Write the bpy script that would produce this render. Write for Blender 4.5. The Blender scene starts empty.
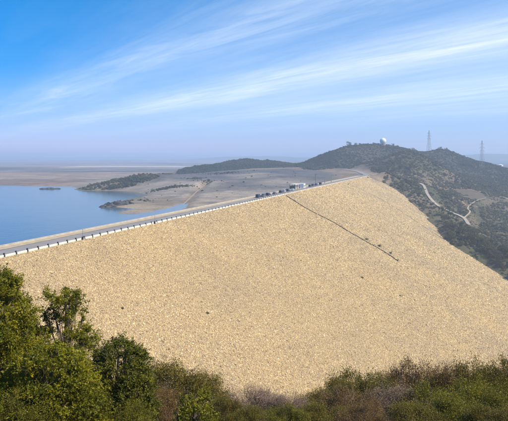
import bpy, math, random
import numpy as np

# ------------------------------------------------------------------ camera, sky, sun, exposure
scene = bpy.context.scene
COL = scene.collection
F, CX, HY, CAM_Z = 545.0, 254.0, 158.0, 45.0       # focal length, centre and eye level of a 508 px wide frame
cam_data = bpy.data.cameras.new('camera')
cam = bpy.data.objects.new('camera', cam_data)
COL.objects.link(cam)
cam.location = (0, 0, CAM_Z)
cam.rotation_euler = (math.radians(90), 0, 0)
cam_data.sensor_width = 36
cam_data.lens = 36 * F / 508
cam_data.shift_y = -(210.5 - HY) / 508
cam_data.clip_start = 0.5
cam_data.clip_end = 60000
scene.camera = cam

SUN_AZ, SUN_EL = math.radians(108), math.radians(46)
world = bpy.data.worlds.new('World')
scene.world = world
world.use_nodes = True
wt = world.node_tree
wn, wl = wt.nodes, wt.links
wn.clear()


def wnode(t, **kw):
    n = wn.new(t)
    for k, v in kw.items():
        setattr(n, k, v)
    return n


def wmath(op, a, b=None, c=None):
    n = wnode('ShaderNodeMath', operation=op)
    for i, v in enumerate((a, b, c)):
        if v is None:
            continue
        if isinstance(v, (int, float)):
            n.inputs[i].default_value = v
        else:
            wl.new(v, n.inputs[i])
    return n.outputs[0]


sky = wnode('ShaderNodeTexSky', sky_type='NISHITA')
sky.sun_disc = False
sky.sun_elevation = SUN_EL
sky.sun_rotation = SUN_AZ
sky.altitude = 300
sky.air_density = 1.0
sky.dust_density = 0.05
sky.ozone_density = 2.5
# thin cirrus: a layer at constant height, streaks running far-left to near-right
tc = wnode('ShaderNodeTexCoord')
sep = wnode('ShaderNodeSeparateXYZ')
wl.new(tc.outputs['Generated'], sep.inputs[0])
dz = wmath('ADD', wmath('MAXIMUM', sep.outputs[2], 0.0), 0.012)
px_ = wmath('DIVIDE', sep.outputs[0], dz)
py_ = wmath('DIVIDE', sep.outputs[1], dz)
u = wmath('ADD', wmath('MULTIPLY', px_, -0.59), wmath('MULTIPLY', py_, 0.81))
v = wmath('ADD', wmath('MULTIPLY', px_, 0.81), wmath('MULTIPLY', py_, 0.59))


def wnoise(su, sv, off, detail, rough, dist):
    c = wnode('ShaderNodeCombineXYZ')
    wl.new(wmath('MULTIPLY', u, su), c.inputs[0])
    wl.new(wmath('MULTIPLY', v, sv), c.inputs[1])
    c.inputs[2].default_value = off
    n = wnode('ShaderNodeTexNoise')
    wl.new(c.outputs[0], n.inputs['Vector'])
    n.inputs['Scale'].default_value = 1.0
    n.inputs['Detail'].default_value = detail
    n.inputs['Roughness'].default_value = rough
    n.inputs['Distortion'].default_value = dist
    return n.outputs[0]


def wband(x, centre, half, amp):
    d = wmath('DIVIDE', wmath('SUBTRACT', x, centre), half)
    g = wmath('POWER', 2.718, wmath('MULTIPLY', wmath('MULTIPLY', d, d), -1.0))
    return wmath('MULTIPLY', g, amp)


warp = wnoise(0.16, 0.35, 3.1, 3, 0.55, 0.0)
vw = wmath('ADD', v, wmath('MULTIPLY', wmath('SUBTRACT', warp, 0.5), 1.5))
bands = wmath('ADD', wband(vw, 4.0, 0.6, 0.78),
              wmath('ADD', wband(vw, 2.35, 0.42, 0.55), wband(vw, 6.6, 1.0, 0.5)))
bands = wmath('ADD', bands, wmath('ADD', wband(vw, 9.5, 1.3, 0.35), wband(vw, -3.5, 1.0, 0.5)))
fine = wnoise(0.6, 4.2, 7.7, 8, 0.66, 0.45)
broad = wnoise(0.22, 0.5, 1.2, 4, 0.55, 0.3)
fm = wnode('ShaderNodeMapRange')
wl.new(fine, fm.inputs[0])
fm.inputs[1].default_value = 0.33
fm.inputs[2].default_value = 0.72
bm_ = wnode('ShaderNodeMapRange')
wl.new(broad, bm_.inputs[0])
bm_.inputs[1].default_value = 0.36
bm_.inputs[2].default_value = 0.68
dens = wmath('ADD', wmath('MULTIPLY', bands, wmath('ADD', wmath('MULTIPLY', fm.outputs[0], 0.75), 0.25)),
             wmath('MULTIPLY', wmath('MULTIPLY', fm.outputs[0], bm_.outputs[0]), 0.22))
veil = wnode('ShaderNodeMapRange', interpolation_type='SMOOTHSTEP')
wl.new(vw, veil.inputs[0])
veil.inputs[1].default_value = 0.6
veil.inputs[2].default_value = 5.0
veil.inputs[4].default_value = 0.34
dens = wmath('MINIMUM', wmath('ADD', wmath('MULTIPLY', dens, 0.54), veil.outputs[0]), 0.8)
fade = wnode('ShaderNodeMapRange')
wl.new(sep.outputs[2], fade.inputs[0])
fade.inputs[1].default_value = 0.02
fade.inputs[2].default_value = 0.10
dens = wmath('MULTIPLY', dens, fade.outputs[0])
mixw = wnode('ShaderNodeMix', data_type='RGBA')
hs = wnode('ShaderNodeHueSaturation')
tintw = wnode('ShaderNodeMix', data_type='RGBA', blend_type='MULTIPLY')
tintw.inputs[0].default_value = 1.0
wl.new(sky.outputs[0], tintw.inputs[6])
tintw.inputs[7].default_value = (0.80, 0.845, 1.12, 1)
wl.new(tintw.outputs[2], hs.inputs['Color'])
hs.inputs['Saturation'].default_value = 1.42
wl.new(dens, mixw.inputs[0])
sp_ = wnode('ShaderNodeSeparateColor')
wl.new(hs.outputs[0], sp_.inputs[0])
cb_ = wnode('ShaderNodeCombineColor')
wl.new(wmath('MULTIPLY', sp_.outputs[0], 0.82), cb_.inputs[0])
wl.new(wmath('MULTIPLY', wmath('POWER', sp_.outputs[1], 0.58), 1.75), cb_.inputs[1])
wl.new(wmath('MULTIPLY', wmath('POWER', sp_.outputs[2], 0.75), 1.74), cb_.inputs[2])
wl.new(cb_.outputs[0], mixw.inputs[6])
mixw.inputs[7].default_value = (8.8, 9.3, 9.8, 1)
bg = wnode('ShaderNodeBackground')
bg.inputs[1].default_value = 0.096
wl.new(mixw.outputs[2], bg.inputs[0])
out = wnode('ShaderNodeOutputWorld')
wl.new(bg.outputs[0], out.inputs[0])

sun_data = bpy.data.lights.new('sun', 'SUN')
sun_data.energy = 5.0
sun_data.angle = math.radians(0.53)
sun_data.color = (1.0, 0.915, 0.77)
sun = bpy.data.objects.new('sun', sun_data)
COL.objects.link(sun)
sun.rotation_euler = (math.pi / 2 - SUN_EL, 0, math.pi - SUN_AZ)
sun.location = (300, 0, 400)

scene.view_settings.view_transform = 'Standard'
scene.view_settings.look = 'None'
scene.view_settings.exposure = 0.45
scene.view_settings.gamma = 1.0
scene.render.engine = 'CYCLES'
scene.cycles.max_bounces = 8
scene.cycles.diffuse_bounces = 3
scene.cycles.glossy_bounces = 3
scene.cycles.transmission_bounces = 4
scene.cycles.volume_bounces = 3
scene.cycles.transparent_max_bounces = 8
scene.cycles.use_denoising = True

HAZE_DENSITY = 0.00029

# ------------------------------------------------------------------ helpers
RNG = np.random.default_rng(11)
random.seed(11)
PI = math.pi


def at(px, py, t):
    """world point for a place seen at (px, py) that stands t metres away"""
    return np.array(((px - CX) / F * t, t, CAM_Z - (py - HY) / F * t))


def _hash(ix, iy, seed):
    h = (ix.astype(np.int64) * 374761393 + iy.astype(np.int64) * 668265263 + seed * 974711) & 0x7fffffff
    h = ((h ^ (h >> 13)) * 1274126177) & 0x7fffffff
    return ((h ^ (h >> 16)) & 0xffff) / 65535.0


def vnoise(x, y, seed=0):
    ix, iy = np.floor(x), np.floor(y)
    fx, fy = x - ix, y - iy
    fx, fy = fx * fx * (3 - 2 * fx), fy * fy * (3 - 2 * fy)
    a, b = _hash(ix, iy, seed), _hash(ix + 1, iy, seed)
    c, d = _hash(ix, iy + 1, seed), _hash(ix + 1, iy + 1, seed)
    return (a + (b - a) * fx) * (1 - fy) + (c + (d - c) * fx) * fy


def fbm(x, y, wave, octaves=4, seed=0, gain=0.5):
    s, amp, tot = 0.0, 1.0, 0.0
    for k in range(octaves):
        s = s + amp * (vnoise(x / wave * 2 ** k + 17.3 * k, y / wave * 2 ** k - 9.1 * k, seed + k) - 0.5)
        tot += amp * 0.5
        amp *= gain
    return s / tot


def sstep(a, b, x):
    t = np.clip((x - a) / (b - a), 0, 1)
    return t * t * (3 - 2 * t)


def mesh_np(name, V, Fc, attrs=None, smooth=False):
    """mesh from numpy vertices and equal-sized faces; attrs: {name: per-vertex values (n,) or (n,3)}"""
    me = bpy.data.meshes.new(name)
    V = np.asarray(V, dtype=np.float32)
    Fc = np.asarray(Fc, dtype=np.int32)
    me.vertices.add(len(V))
    me.vertices.foreach_set('co', V.ravel())
    if Fc.size:
        n, k = Fc.shape
        me.loops.add(n * k)
        me.loops.foreach_set('vertex_index', Fc.ravel())
        me.polygons.add(n)
        me.polygons.foreach_set('loop_start', np.arange(0, n * k, k, dtype=np.int32))
        if smooth:
            me.polygons.foreach_set('use_smooth', np.ones(n, dtype=bool))
    for an, val in (attrs or {}).items():
        val = np.asarray(val)
        if val.ndim == 2:
            a = me.attributes.new(an, 'FLOAT_VECTOR', 'POINT')
            a.data.foreach_set('vector', val.astype(np.float32).ravel())
        elif val.dtype.kind == 'i':
            a = me.attributes.new(an, 'INT', 'POINT')
            a.data.foreach_set('value', val.astype(np.int32))
        else:
            a = me.attributes.new(an, 'FLOAT', 'POINT')
            a.data.foreach_set('value', val.astype(np.float32))
    me.update(calc_edges=True)
    me.validate()
    return me


class MB:
    """collects boxes, bars, tubes and prisms into one mesh"""

    def __init__(self):
        self.v, self.f = [], []

    def add(self, vs, fs):
        o = len(self.v)
        self.v.extend([tuple(map(float, p)) for p in vs])
        self.f.extend([tuple(i + o for i in f) for f in fs])
        return self

    def box(self, x0, x1, y0, y1, z0, z1):
        return self.add([(x, y, z) for z in (z0, z1) for y in (y0, y1) for x in (x0, x1)],
                        [(0, 2, 3, 1), (4, 5, 7, 6), (0, 1, 5, 4), (2, 6, 7, 3), (0, 4, 6, 2), (1, 3, 7, 5)])

    def tube(self, pts, radii, sides=6, cap=True):
        pts = [np.array(p, float) for p in pts]
        if not hasattr(radii, '__len__'):
            radii = [radii] * len(pts)
        vs, fs = [], []
        up = np.array((0.31, 0.17, 0.93))
        for i, p in enumerate(pts):
            d = pts[min(i + 1, len(pts) - 1)] - pts[max(i - 1, 0)]
            d = d / (np.linalg.norm(d) + 1e-9)
            a = np.cross(d, up)
            if np.linalg.norm(a) < 1e-3:
                a = np.cross(d, (1, 0, 0))
            a /= np.linalg.norm(a)
            b = np.cross(d, a)
            for k in range(sides):
                w = 2 * PI * k / sides
                vs.append(p + radii[i] * (math.cos(w) * a + math.sin(w) * b))
        for i in range(len(pts) - 1):
            for k in range(sides):
                k2 = (k + 1) % sides
                fs.append((i * sides + k, i * sides + k2, (i + 1) * sides + k2, (i + 1) * sides + k))
        if cap:
            fs.append(tuple(range(sides))[::-1])
            fs.append(tuple((len(pts) - 1) * sides + k for k in range(sides)))
        return self.add(vs, fs)

    def prism(self, outline, axis_pts):
        """outline of (a, b) swept between two 3-D frames given as (origin, ea, eb)"""
        n = len(outline)
        vs = []
        for (o, ea, eb) in axis_pts:
            o, ea, eb = map(np.array, (o, ea, eb))
            vs += [o + a * ea + b * eb for a, b in outline]
        fs = []
        for i in range(len(axis_pts) - 1):
            for k in range(n):
                k2 = (k + 1) % n
                fs.append((i * n + k, i * n + k2, (i + 1) * n + k2, (i + 1) * n + k))
        fs.append(tuple(range(n))[::-1])
        fs.append(tuple((len(axis_pts) - 1) * n + k for k in range(n)))
        return self.add(vs, fs)

    def lathe(self, prof, sides=16):
        vs, fs = [], []
        for r, z in prof:
            for k in range(sides):
                w = 2 * PI * k / sides
                vs.append((r * math.cos(w), r * math.sin(w), z))
        for i in range(len(prof) - 1):
            for k in range(sides):
                k2 = (k + 1) % sides
                fs.append((i * sides + k, i * sides + k2, (i + 1) * sides + k2, (i + 1) * sides + k))
        fs.append(tuple(range(sides))[::-1])
        fs.append(tuple((len(prof) - 1) * sides + k for k in range(sides)))
        return self.add(vs, fs)

    def mesh(self, name):
        me = bpy.data.meshes.new(name)
        me.from_pydata(self.v, [], self.f)
        me.update()
        return me

    def build(self, name, mat, parent=None):
        return link(name, self.mesh(name), mat, parent)


def link(name, me, mat=None, parent=None, loc=None, rotz=None):
    o = bpy.data.objects.new(name, me)
    COL.objects.link(o)
    if mat is not None and me is not None and not me.materials:
        me.materials.append(mat)
    if parent is not None:
        o.parent = parent
    if loc is not None:
        o.location = loc
    if rotz is not None:
        o.rotation_euler = (0, 0, rotz)
    return o


def tag(o, label=None, cat=None, group=None, kind=None):
    if label:
        o['label'] = label
    if cat:
        o['category'] = cat
    if group:
        o['group'] = group
    if kind:
        o['kind'] = kind
    return o


def thing(name, label, cat, loc=(0, 0, 0), rotz=0, group=None):
    o = bpy.data.objects.new(name, None)
    COL.objects.link(o)
    o.empty_display_size = 0.5
    o.location = loc
    o.rotation_euler = (0, 0, rotz)
    return tag(o, label, cat, group)


def dup(root, loc, rotz=0, scale=None, label=None, group=None):
    r = root.copy()
    COL.objects.link(r)
    r.location = loc
    r.rotation_euler = (0, 0, rotz)
    if scale is not None:
        r.scale = scale
    tag(r, label, None, group)
    for ch in list(root.children):
        c = ch.copy()
        COL.objects.link(c)
        c.parent = r
        for g in ch.children:
            d = g.copy()
            COL.objects.link(d)
            d.parent = c
    return r


# ------------------------------------------------------------------ materials
class NT:
    def __init__(self, name):
        self.m = bpy.data.materials.new(name)
        self.m.use_nodes = True
        self.n, self.l = self.m.node_tree.nodes, self.m.node_tree.links
        self.n.clear()
        self.out = self.n.new('ShaderNodeOutputMaterial')

    def node(self, t, **kw):
        n = self.n.new(t)
        for k, v in kw.items():
            setattr(n, k, v)
        return n

    def set(self, sock, v):
        if hasattr(v, 'is_linked'):
            self.l.new(v, sock)
        else:
            sock.default_value = v

    def noise(self, vec, scale, detail=4, rough=0.55, dist=0.0):
        n = self.node('ShaderNodeTexNoise')
        if vec is not None:
            self.l.new(vec, n.inputs['Vector'])
        n.inputs['Scale'].default_value = scale
        n.inputs['Detail'].default_value = detail
        n.inputs['Roughness'].default_value = rough
        n.inputs['Distortion'].default_value = dist
        return n.outputs[0]

    def ramp(self, fac, stops, interp='LINEAR'):
        r = self.node('ShaderNodeValToRGB')
        r.color_ramp.interpolation = interp
        els = r.color_ramp.elements
        while len(els) > 1:
            els.remove(els[-1])
        els[0].position = stops[0][0]
        els[0].color = (*stops[0][1], 1)
        for p, c in stops[1:]:
            e = els.new(p)
            e.color = (*c, 1)
        self.l.new(fac, r.inputs[0])
        return r.outputs[0]

    def math(self, op, a, b=0.0):
        n = self.node('ShaderNodeMath', operation=op)
        self.set(n.inputs[0], a)
        self.set(n.inputs[1], b)
        return n.outputs[0]

    def mix(self, fac, a, b, blend='MIX'):
        n = self.node('ShaderNodeMix', data_type='RGBA', blend_type=blend)
        self.set(n.inputs[0], fac)
        self.set(n.inputs[6], a if hasattr(a, 'is_linked') else (*a, 1))
        self.set(n.inputs[7], b if hasattr(b, 'is_linked') else (*b, 1))
        return n.outputs[2]

    def pos(self):
        return self.node('ShaderNodeNewGeometry').outputs['Position']

    def obj(self):
        return self.node('ShaderNodeTexCoord').outputs['Object']

    def attr(self, name, kind='GEOMETRY'):
        a = self.node('ShaderNodeAttribute', attribute_name=name, attribute_type=kind)
        return a

    def bump(self, height, strength, dist):
        b = self.node('ShaderNodeBump')
        b.inputs['Strength'].default_value = strength
        b.inputs['Distance'].default_value = dist
        self.l.new(height, b.inputs['Height'])
        return b.outputs[0]

    def principled(self, color, rough=0.8, metallic=0.0, spec=0.3, normal=None):
        p = self.node('ShaderNodeBsdfPrincipled')
        self.set(p.inputs['Base Color'], color if hasattr(color, 'is_linked') else (*color, 1))
        self.set(p.inputs['Roughness'], rough)
        p.inputs['Metallic'].default_value = metallic
        p.inputs['Specular IOR Level'].default_value = spec
        if normal is not None:
            self.l.new(normal, p.inputs['Normal'])
        self.l.new(p.outputs[0], self.out.inputs[0])
        return self.m


def mottled(name, c, rough=0.7, metallic=0.0, amount=0.25, scale=1.5, spec=0.3):
    t = NT(name)
    n = t.noise(t.obj(), scale, 5, 0.6)
    lo = tuple(x * (1 - amount) for x in c)
    hi = tuple(min(x * (1 + amount), 0.95) for x in c)
    return t.principled(t.ramp(n, [(0.3, lo), (0.7, hi)]), rough, metallic, spec)


def leaf_mat(name, stops, trans=0.35, inst=False, hue=0.06):
    """foliage: colour runs over stops by a per-leaf value, leaves let some light through"""
    t = NT(name)
    a = t.attr('lv').outputs['Fac']
    if inst:
        a = t.math('FRACT', t.math('ADD', t.math('MULTIPLY', a, 0.45), t.math('MULTIPLY', t.attr('tint', 'INSTANCER').outputs['Fac'], 0.54)))
    else:
        oi = t.node('ShaderNodeObjectInfo').outputs['Random']
        a = t.math('ADD', t.math('MULTIPLY', a, 0.85), t.math('MULTIPLY', oi, 0.15))
    col = t.ramp(a, stops)
    d = t.node('ShaderNodeBsdfPrincipled')
    t.l.new(col, d.inputs['Base Color'])
    d.inputs['Roughness'].default_value = 0.55
    d.inputs['Specular IOR Level'].default_value = 0.25
    tr = t.node('ShaderNodeBsdfTranslucent')
    t.l.new(t.mix(1.0, col, (1.25, 1.2, 0.6), 'MULTIPLY'), tr.inputs['Color'])
    ms = t.node('ShaderNodeMixShader')
    ms.inputs[0].default_value = trans
    t.l.new(d.outputs[0], ms.inputs[1])
    t.l.new(tr.outputs[0], ms.inputs[2])
    t.l.new(ms.outputs[0], t.out.inputs[0])
    return t.m


M = {}
# ground: the colour of the soil is stored per zone, fine mottling on top
t = NT('ground_soil')
zc = t.attr('soil').outputs['Color']
p = t.pos()
n1 = t.noise(p, 0.045, 6, 0.65, 0.4)
n2 = t.noise(p, 0.6, 5, 0.65)
n3 = t.noise(p, 0.012, 4, 0.6, 0.8)
c = t.mix(1.0, zc, t.ramp(n1, [(0.28, (0.66, 0.68, 0.72)), (0.5, (1.0, 1.0, 1.0)), (0.74, (1.3, 1.24, 1.14))]), 'MULTIPLY')
c = t.mix(1.0, c, t.ramp(n2, [(0.3, (0.72, 0.72, 0.72)), (0.7, (1.25, 1.25, 1.25))]), 'MULTIPLY')
c = t.mix(1.0, c, t.ramp(n3, [(0.35, (0.85, 0.86, 0.88)), (0.65, (1.12, 1.1, 1.06))]), 'MULTIPLY')
M['ground'] = t.principled(c, 0.95, spec=0.1, normal=t.bump(t.noise(p, 0.35, 6, 0.7), 0.7, 1.2))

t = NT('reservoir_water')
p = t.pos()
b = t.bump(t.math('ADD', t.noise(p, 0.35, 3, 0.5), t.math('MULTIPLY', t.noise(p, 0.03, 4, 0.6), 1.5)), 0.22, 0.35)
lo = t.ramp(t.noise(p, 0.008, 4, 0.6, 1.0), [(0.3, (0.05, 0.085, 0.105)), (0.7, (0.065, 0.10, 0.118))])
M['water'] = t.principled(lo, 0.14, spec=0.5, normal=b)

t = NT('riprap_stone')
ti = t.attr('tint', 'INSTANCER').outputs['Fac']
p = t.pos()
col = t.ramp(ti, [(0.0, (0.14, 0.105, 0.07)), (0.14, (0.32, 0.245, 0.15)), (0.40, (0.50, 0.375, 0.22)),
                  (0.68, (0.57, 0.435, 0.255)), (0.84, (0.66, 0.52, 0.28)), (0.95, (0.74, 0.63, 0.45)), (1.0, (0.42, 0.37, 0.31))])
col = t.mix(1.0, col, t.ramp(t.noise(p, 0.05, 5, 0.6, 0.6), [(0.3, (0.84, 0.82, 0.83)), (0.5, (0.95, 0.94, 0.91)), (0.7, (1.02, 0.99, 0.92))]), 'MULTIPLY')
col = t.mix(1.0, col, t.ramp(t.noise(p, 0.011, 4, 0.6, 0.8), [(0.32, (0.86, 0.855, 0.86)), (0.5, (0.97, 0.945, 0.88)), (0.68, (1.03, 0.98, 0.86))]), 'MULTIPLY')
col = t.mix(1.0, col, t.ramp(t.noise(p, 4.0, 4, 0.6), [(0.3, (0.78, 0.78, 0.78)), (0.7, (1.18, 1.18, 1.18))]), 'MULTIPLY')
M['stone'] = t.principled(col, 0.92, spec=0.15)

t = NT('embankment_fill')
p = t.pos()
col = t.ramp(t.noise(p, 1.6, 6, 0.7), [(0.3, (0.30, 0.225, 0.135)), (0.7, (0.48, 0.36, 0.22))])
M['fill'] = t.principled(col, 0.95, spec=0.1, normal=t.bump(t.noise(p, 1.6, 6, 0.7), 0.8, 0.6))

t = NT('road_surface')
p = t.pos()
col = t.ramp(t.noise(p, 0.25, 6, 0.65), [(0.3, (0.17, 0.16, 0.165)), (0.7, (0.25, 0.235, 0.24))])
col = t.mix(t.math('MULTIPLY', t.noise(p, 0.04, 3, 0.5, 1.0), 0.35), col, (0.38, 0.32, 0.25))
M['road'] = t.principled(col, 0.85, spec=0.2)

t = NT('sandy_verge')
p = t.pos()
col = t.ramp(t.noise(p, 0.5, 6, 0.65), [(0.3, (0.32, 0.25, 0.17)), (0.7, (0.48, 0.39, 0.27))])
M['verge'] = t.principled(col, 0.95, spec=0.1, normal=t.bump(t.noise(p, 2.0, 4, 0.6), 0.5, 0.1))

t = NT('dirt_track')
p = t.pos()
col = t.ramp(t.noise(p, 0.3, 6, 0.65), [(0.3, (0.30, 0.25, 0.19)), (0.7, (0.46, 0.39, 0.31))])
M['track'] = t.principled(col, 0.95, spec=0.1)

t = NT('shore_track_dust')
p = t.pos()
M['shore_track'] = t.principled(t.ramp(t.noise(p, 0.3, 6, 0.65), [(0.3, (0.24, 0.20, 0.155)), (0.7, (0.36, 0.30, 0.235))]), 0.95, spec=0.1)
M['cream'] = mottled('cream_paint', (0.68, 0.62, 0.49), 0.75, amount=0.16, scale=0.9)
M['white'] = mottled('white_paint', (0.78, 0.78, 0.76), 0.6, amount=0.08)
M['wall_paint'] = mottled('weathered_wall', (0.47, 0.42, 0.34), 0.8, amount=0.22, scale=0.4)
M['concrete'] = mottled('weathered_concrete', (0.36, 0.33, 0.28), 0.9, amount=0.3, scale=0.8)
M['drain'] = mottled('dark_wet_concrete', (0.10, 0.09, 0.072), 0.9, amount=0.4, scale=0.6)
M['dark_post'] = mottled('dark_painted_post', (0.035, 0.035, 0.04), 0.6, amount=0.3)
M['steel'] = mottled('galvanised_steel', (0.30, 0.31, 0.33), 0.5, 0.5, 0.15)
M['dark_steel'] = mottled('dark_steel', (0.06, 0.065, 0.07), 0.5, 0.4, 0.2)
M['glass'] = mottled('dark_glass', (0.02, 0.025, 0.03), 0.08, 0.0, 0.1, spec=0.6)
M['tyre'] = mottled('tyre_rubber', (0.02, 0.02, 0.02), 0.85, amount=0.2)
M['rim'] = mottled('wheel_metal', (0.45, 0.45, 0.46), 0.35, 0.8, 0.1)
M['lamp'] = mottled('headlight_lens', (0.75, 0.75, 0.72), 0.1, 0.0, 0.05, spec=0.6)
M['tail'] = mottled('tail_lens', (0.30, 0.02, 0.02), 0.2, 0.0, 0.1, spec=0.6)
M['bark'] = mottled('grey_brown_bark', (0.11, 0.085, 0.06), 0.95, amount=0.4, scale=6)
M['twig'] = mottled('dry_grey_twigs', (0.16, 0.11, 0.09), 0.95, amount=0.35, scale=3)
M['rock'] = mottled('dark_shore_rock', (0.07, 0.065, 0.062), 0.9, amount=0.5, scale=0.25)
M['hut_roof'] = mottled('pale_roof_sheet', (0.60, 0.57, 0.45), 0.6, amount=0.12, scale=0.7)

M['leaf_tree'] = leaf_mat('leaf_bright_green', [(0.0, (0.03, 0.042, 0.006)), (0.25, (0.10, 0.11, 0.007)), (0.6, (0.27, 0.24, 0.010)), (1.0, (0.46, 0.37, 0.016))], 0.38)
M['leaf_dark'] = leaf_mat('leaf_deep_green', [(0.0, (0.028, 0.04, 0.006)), (0.45, (0.105, 0.112, 0.009)), (1.0, (0.34, 0.28, 0.016))], 0.32)
M['leaf_olive'] = leaf_mat('leaf_olive', [(0.0, (0.045, 0.04, 0.010)), (0.5, (0.15, 0.12, 0.016)), (1.0, (0.31, 0.20, 0.035))], 0.3)
M['leaf_green'] = leaf_mat('leaf_shrub_green', [(0.0, (0.04, 0.044, 0.008)), (0.5, (0.15, 0.14, 0.012)), (1.0, (0.34, 0.26, 0.025))], 0.32)
M['leaf_brown'] = leaf_mat('leaf_dry_brown', [(0.0, (0.06, 0.038, 0.016)), (0.5, (0.17, 0.10, 0.035)), (1.0, (0.29, 0.19, 0.05))], 0.25)
M['leaf_grey'] = leaf_mat('leaf_dry_grey', [(0.00, (0.141, 0.096, 0.077)), (0.50, (0.256, 0.173, 0.128)), (1.00, (0.307, 0.230, 0.102))], 0.2)
M['grass'] = leaf_mat('grass_blades', [(0.0, (0.05, 0.065, 0.014)), (0.4, (0.10, 0.105, 0.02)), (0.75, (0.15, 0.115, 0.035)), (1.0, (0.20, 0.11, 0.04))], 0.3, inst=True)
M['scrub'] = leaf_mat('hill_scrub_leaves', [(0.0, (0.028, 0.036, 0.010)), (0.3, (0.06, 0.064, 0.014)), (0.6, (0.115, 0.10, 0.024)), (0.82, (0.16, 0.112, 0.04)), (1.0, (0.20, 0.12, 0.055))], 0.2, inst=True)
M['leaf_far'] = leaf_mat('leaf_hill_tree', [(0.0, (0.024, 0.034, 0.009)), (0.5, (0.065, 0.072, 0.016)), (1.0, (0.16, 0.14, 0.03))], 0.25)

# ------------------------------------------------------------------ the dam's geometry (used by the terrain too)
DD = np.array((0.336, 0.942)); DD /= np.linalg.norm(DD)         # along the crest, away from the camera
DN = np.array((DD[1], -DD[0]))                                    # downstream, to the right
C0 = -96.6
CREST = 22.0
CREST_W = 12.5
S0, S1 = 24.0, 712.0


def dam_pt(s, q, z):
    xy = DD * s + DN * (C0 + q)
    return (xy[0], xy[1], z)


def sq(x, y):
    return DD[0] * x + DD[1] * y, DN[0] * x + DN[1] * y - C0


def dam_top(x, y):
    s, q = sq(x, y)
    z = np.where(q > 0, CREST - q / 2.0, np.where(q > -CREST_W, CREST, CREST - (-CREST_W - q) / 2.5))
    return z


def face_at(px, py):
    """where the sight line through (px, py) meets the downstream face"""
    d = np.array(((px - CX) / F, 1.0, -(py - HY) / F))
    k = DN[0] * d[0] + DN[1] * d[1]
    # CAM_Z + d2*t = CREST - (k*t - C0)/2
    tt = (CREST + C0 / 2.0 - CAM_Z) / (d[2] + k / 2.0)
    return np.array((d[0] * tt, tt, CAM_Z + d[2] * tt))


# ------------------------------------------------------------------ terrain: survey points, smoothly joined, roughened by noise
CP = []


def cp(px, py, t):
    CP.append(tuple(at(px, py, t)))


def cz(x, y, z):
    CP.append((x, y, z))


for px, py in ((372, 177), (385, 184), (396, 190), (405, 197), (414, 206), (424, 214), (436, 227), (446, 240), (458, 249),
               (472, 257), (486, 266), (498, 273), (512, 283), (540, 302)):
    g = face_at(px, py)
    CP.append((g[0], g[1], g[2]))
    CP.append((g[0] + 14, g[1] + 16, g[2] + 7))
    CP.append((g[0] - 22, g[1] - 24, g[2] - 8))
# valley under the dam and downstream
for x, y, z in ((60, 420, -35), (60, 250, -62), (110, 300, -70), (0, 200, -55), (-50, 120, -20), (120, 160, -78), (230, 260, -75),
                (330, 330, -60), (260, 120, -70), (420, 250, -55), (500, 420, -30), (600, 300, -10), (150, 30, -40), (300, 0, -30),
                (-30, 330, -25), (30, 480, -10), (100, 560, 0), (-90, 200, -20)):
    cz(x, y, z)
# far abutment and bench
for a in ((368, 175.5, 702), (390, 181, 745), (378, 178.5, 730), (402, 183, 742), (362, 172.5, 800), (352, 171.5, 860)):
    cp(*a)
# right hillside, with the track and the gullies
for a in ((424, 186, 725), (428, 195, 690), (436, 204, 655), (448, 211, 622), (464, 218, 588), (470, 226, 555),
          (508, 200, 800), (508, 182, 960), (480, 190, 810), (452, 182, 850), (508, 238, 560), (490, 226, 600), (508, 262, 475),
          (540, 230, 640), (560, 190, 900), (478, 208, 690), (500, 215, 700), (440, 190, 800), (465, 196, 770), (530, 270, 470)):
    cp(*a)
# nearer dark ridge, then the dip behind it
for a in ((374, 171, 850), (384, 163, 880), (396, 154.5, 910), (408, 153, 905), (422, 158, 890), (436, 165, 880), (450, 172, 880),
          (410, 170, 830), (396, 172, 830), (470, 178, 930)):
    cp(*a)
for x, y, z in ((245, 1000, 32), (300, 1000, 26), (360, 1010, 20), (190, 960, 34)):
    cz(x, y, z)
# the main hill with the dome
for a in ((312, 166.5, 1030), (318, 162, 1060), (326, 156.5, 1080), (336, 151.5, 1100), (348, 147.5, 1110), (366, 145.5, 1115), (383, 144.5, 1120),
          (400, 146.5, 1140), (414, 149, 1150), (428, 150.5, 1160), (442, 149, 1160), (450, 151, 1160), (460, 156.5, 1160), (474, 160.5, 1160), (490, 165, 1150),
          (508, 168.5, 1150), (530, 172, 1150), (340, 166, 990), (360, 166, 990), (375, 160, 1040)):
    cp(*a)
for px in (320, 350, 385, 420, 450, 480, 520):
    x = (px - CX) / F * 1420
    cz(x, 1420, 8)
# rim of the bare ground upstream, and that ground
for a in ((350, 170, 890), (338, 168.5, 930), (320, 168, 960), (295, 167.5, 1000), (270, 168, 1010), (240, 170, 1000), (215, 172, 960),
          (215, 210, 470), (175, 214.5, 455), (140, 213, 446), (124, 211, 452), (150, 201, 560), (200, 192, 640), (250, 186, 650), (300, 179, 740), (335, 174, 800),
          (200, 176, 850), (172, 184, 720), (150, 191, 690), (120, 205.5, 508), (160, 207, 500), (185, 205, 510), (300, 172, 890), (255, 177, 800), (146, 196, 600), (140, 200, 555), (136, 203, 530), (152, 194, 640), (146, 192.5, 690)):
    cp(*a)
# headland
for a in ((80, 191, 748), (92, 187, 775), (104, 184, 790), (118, 181.5, 800), (130, 179, 812), (140, 175, 822), (152, 174, 850), (165, 174, 880), (180, 174, 900),
          (130, 188, 760)):
    cp(*a)
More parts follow.
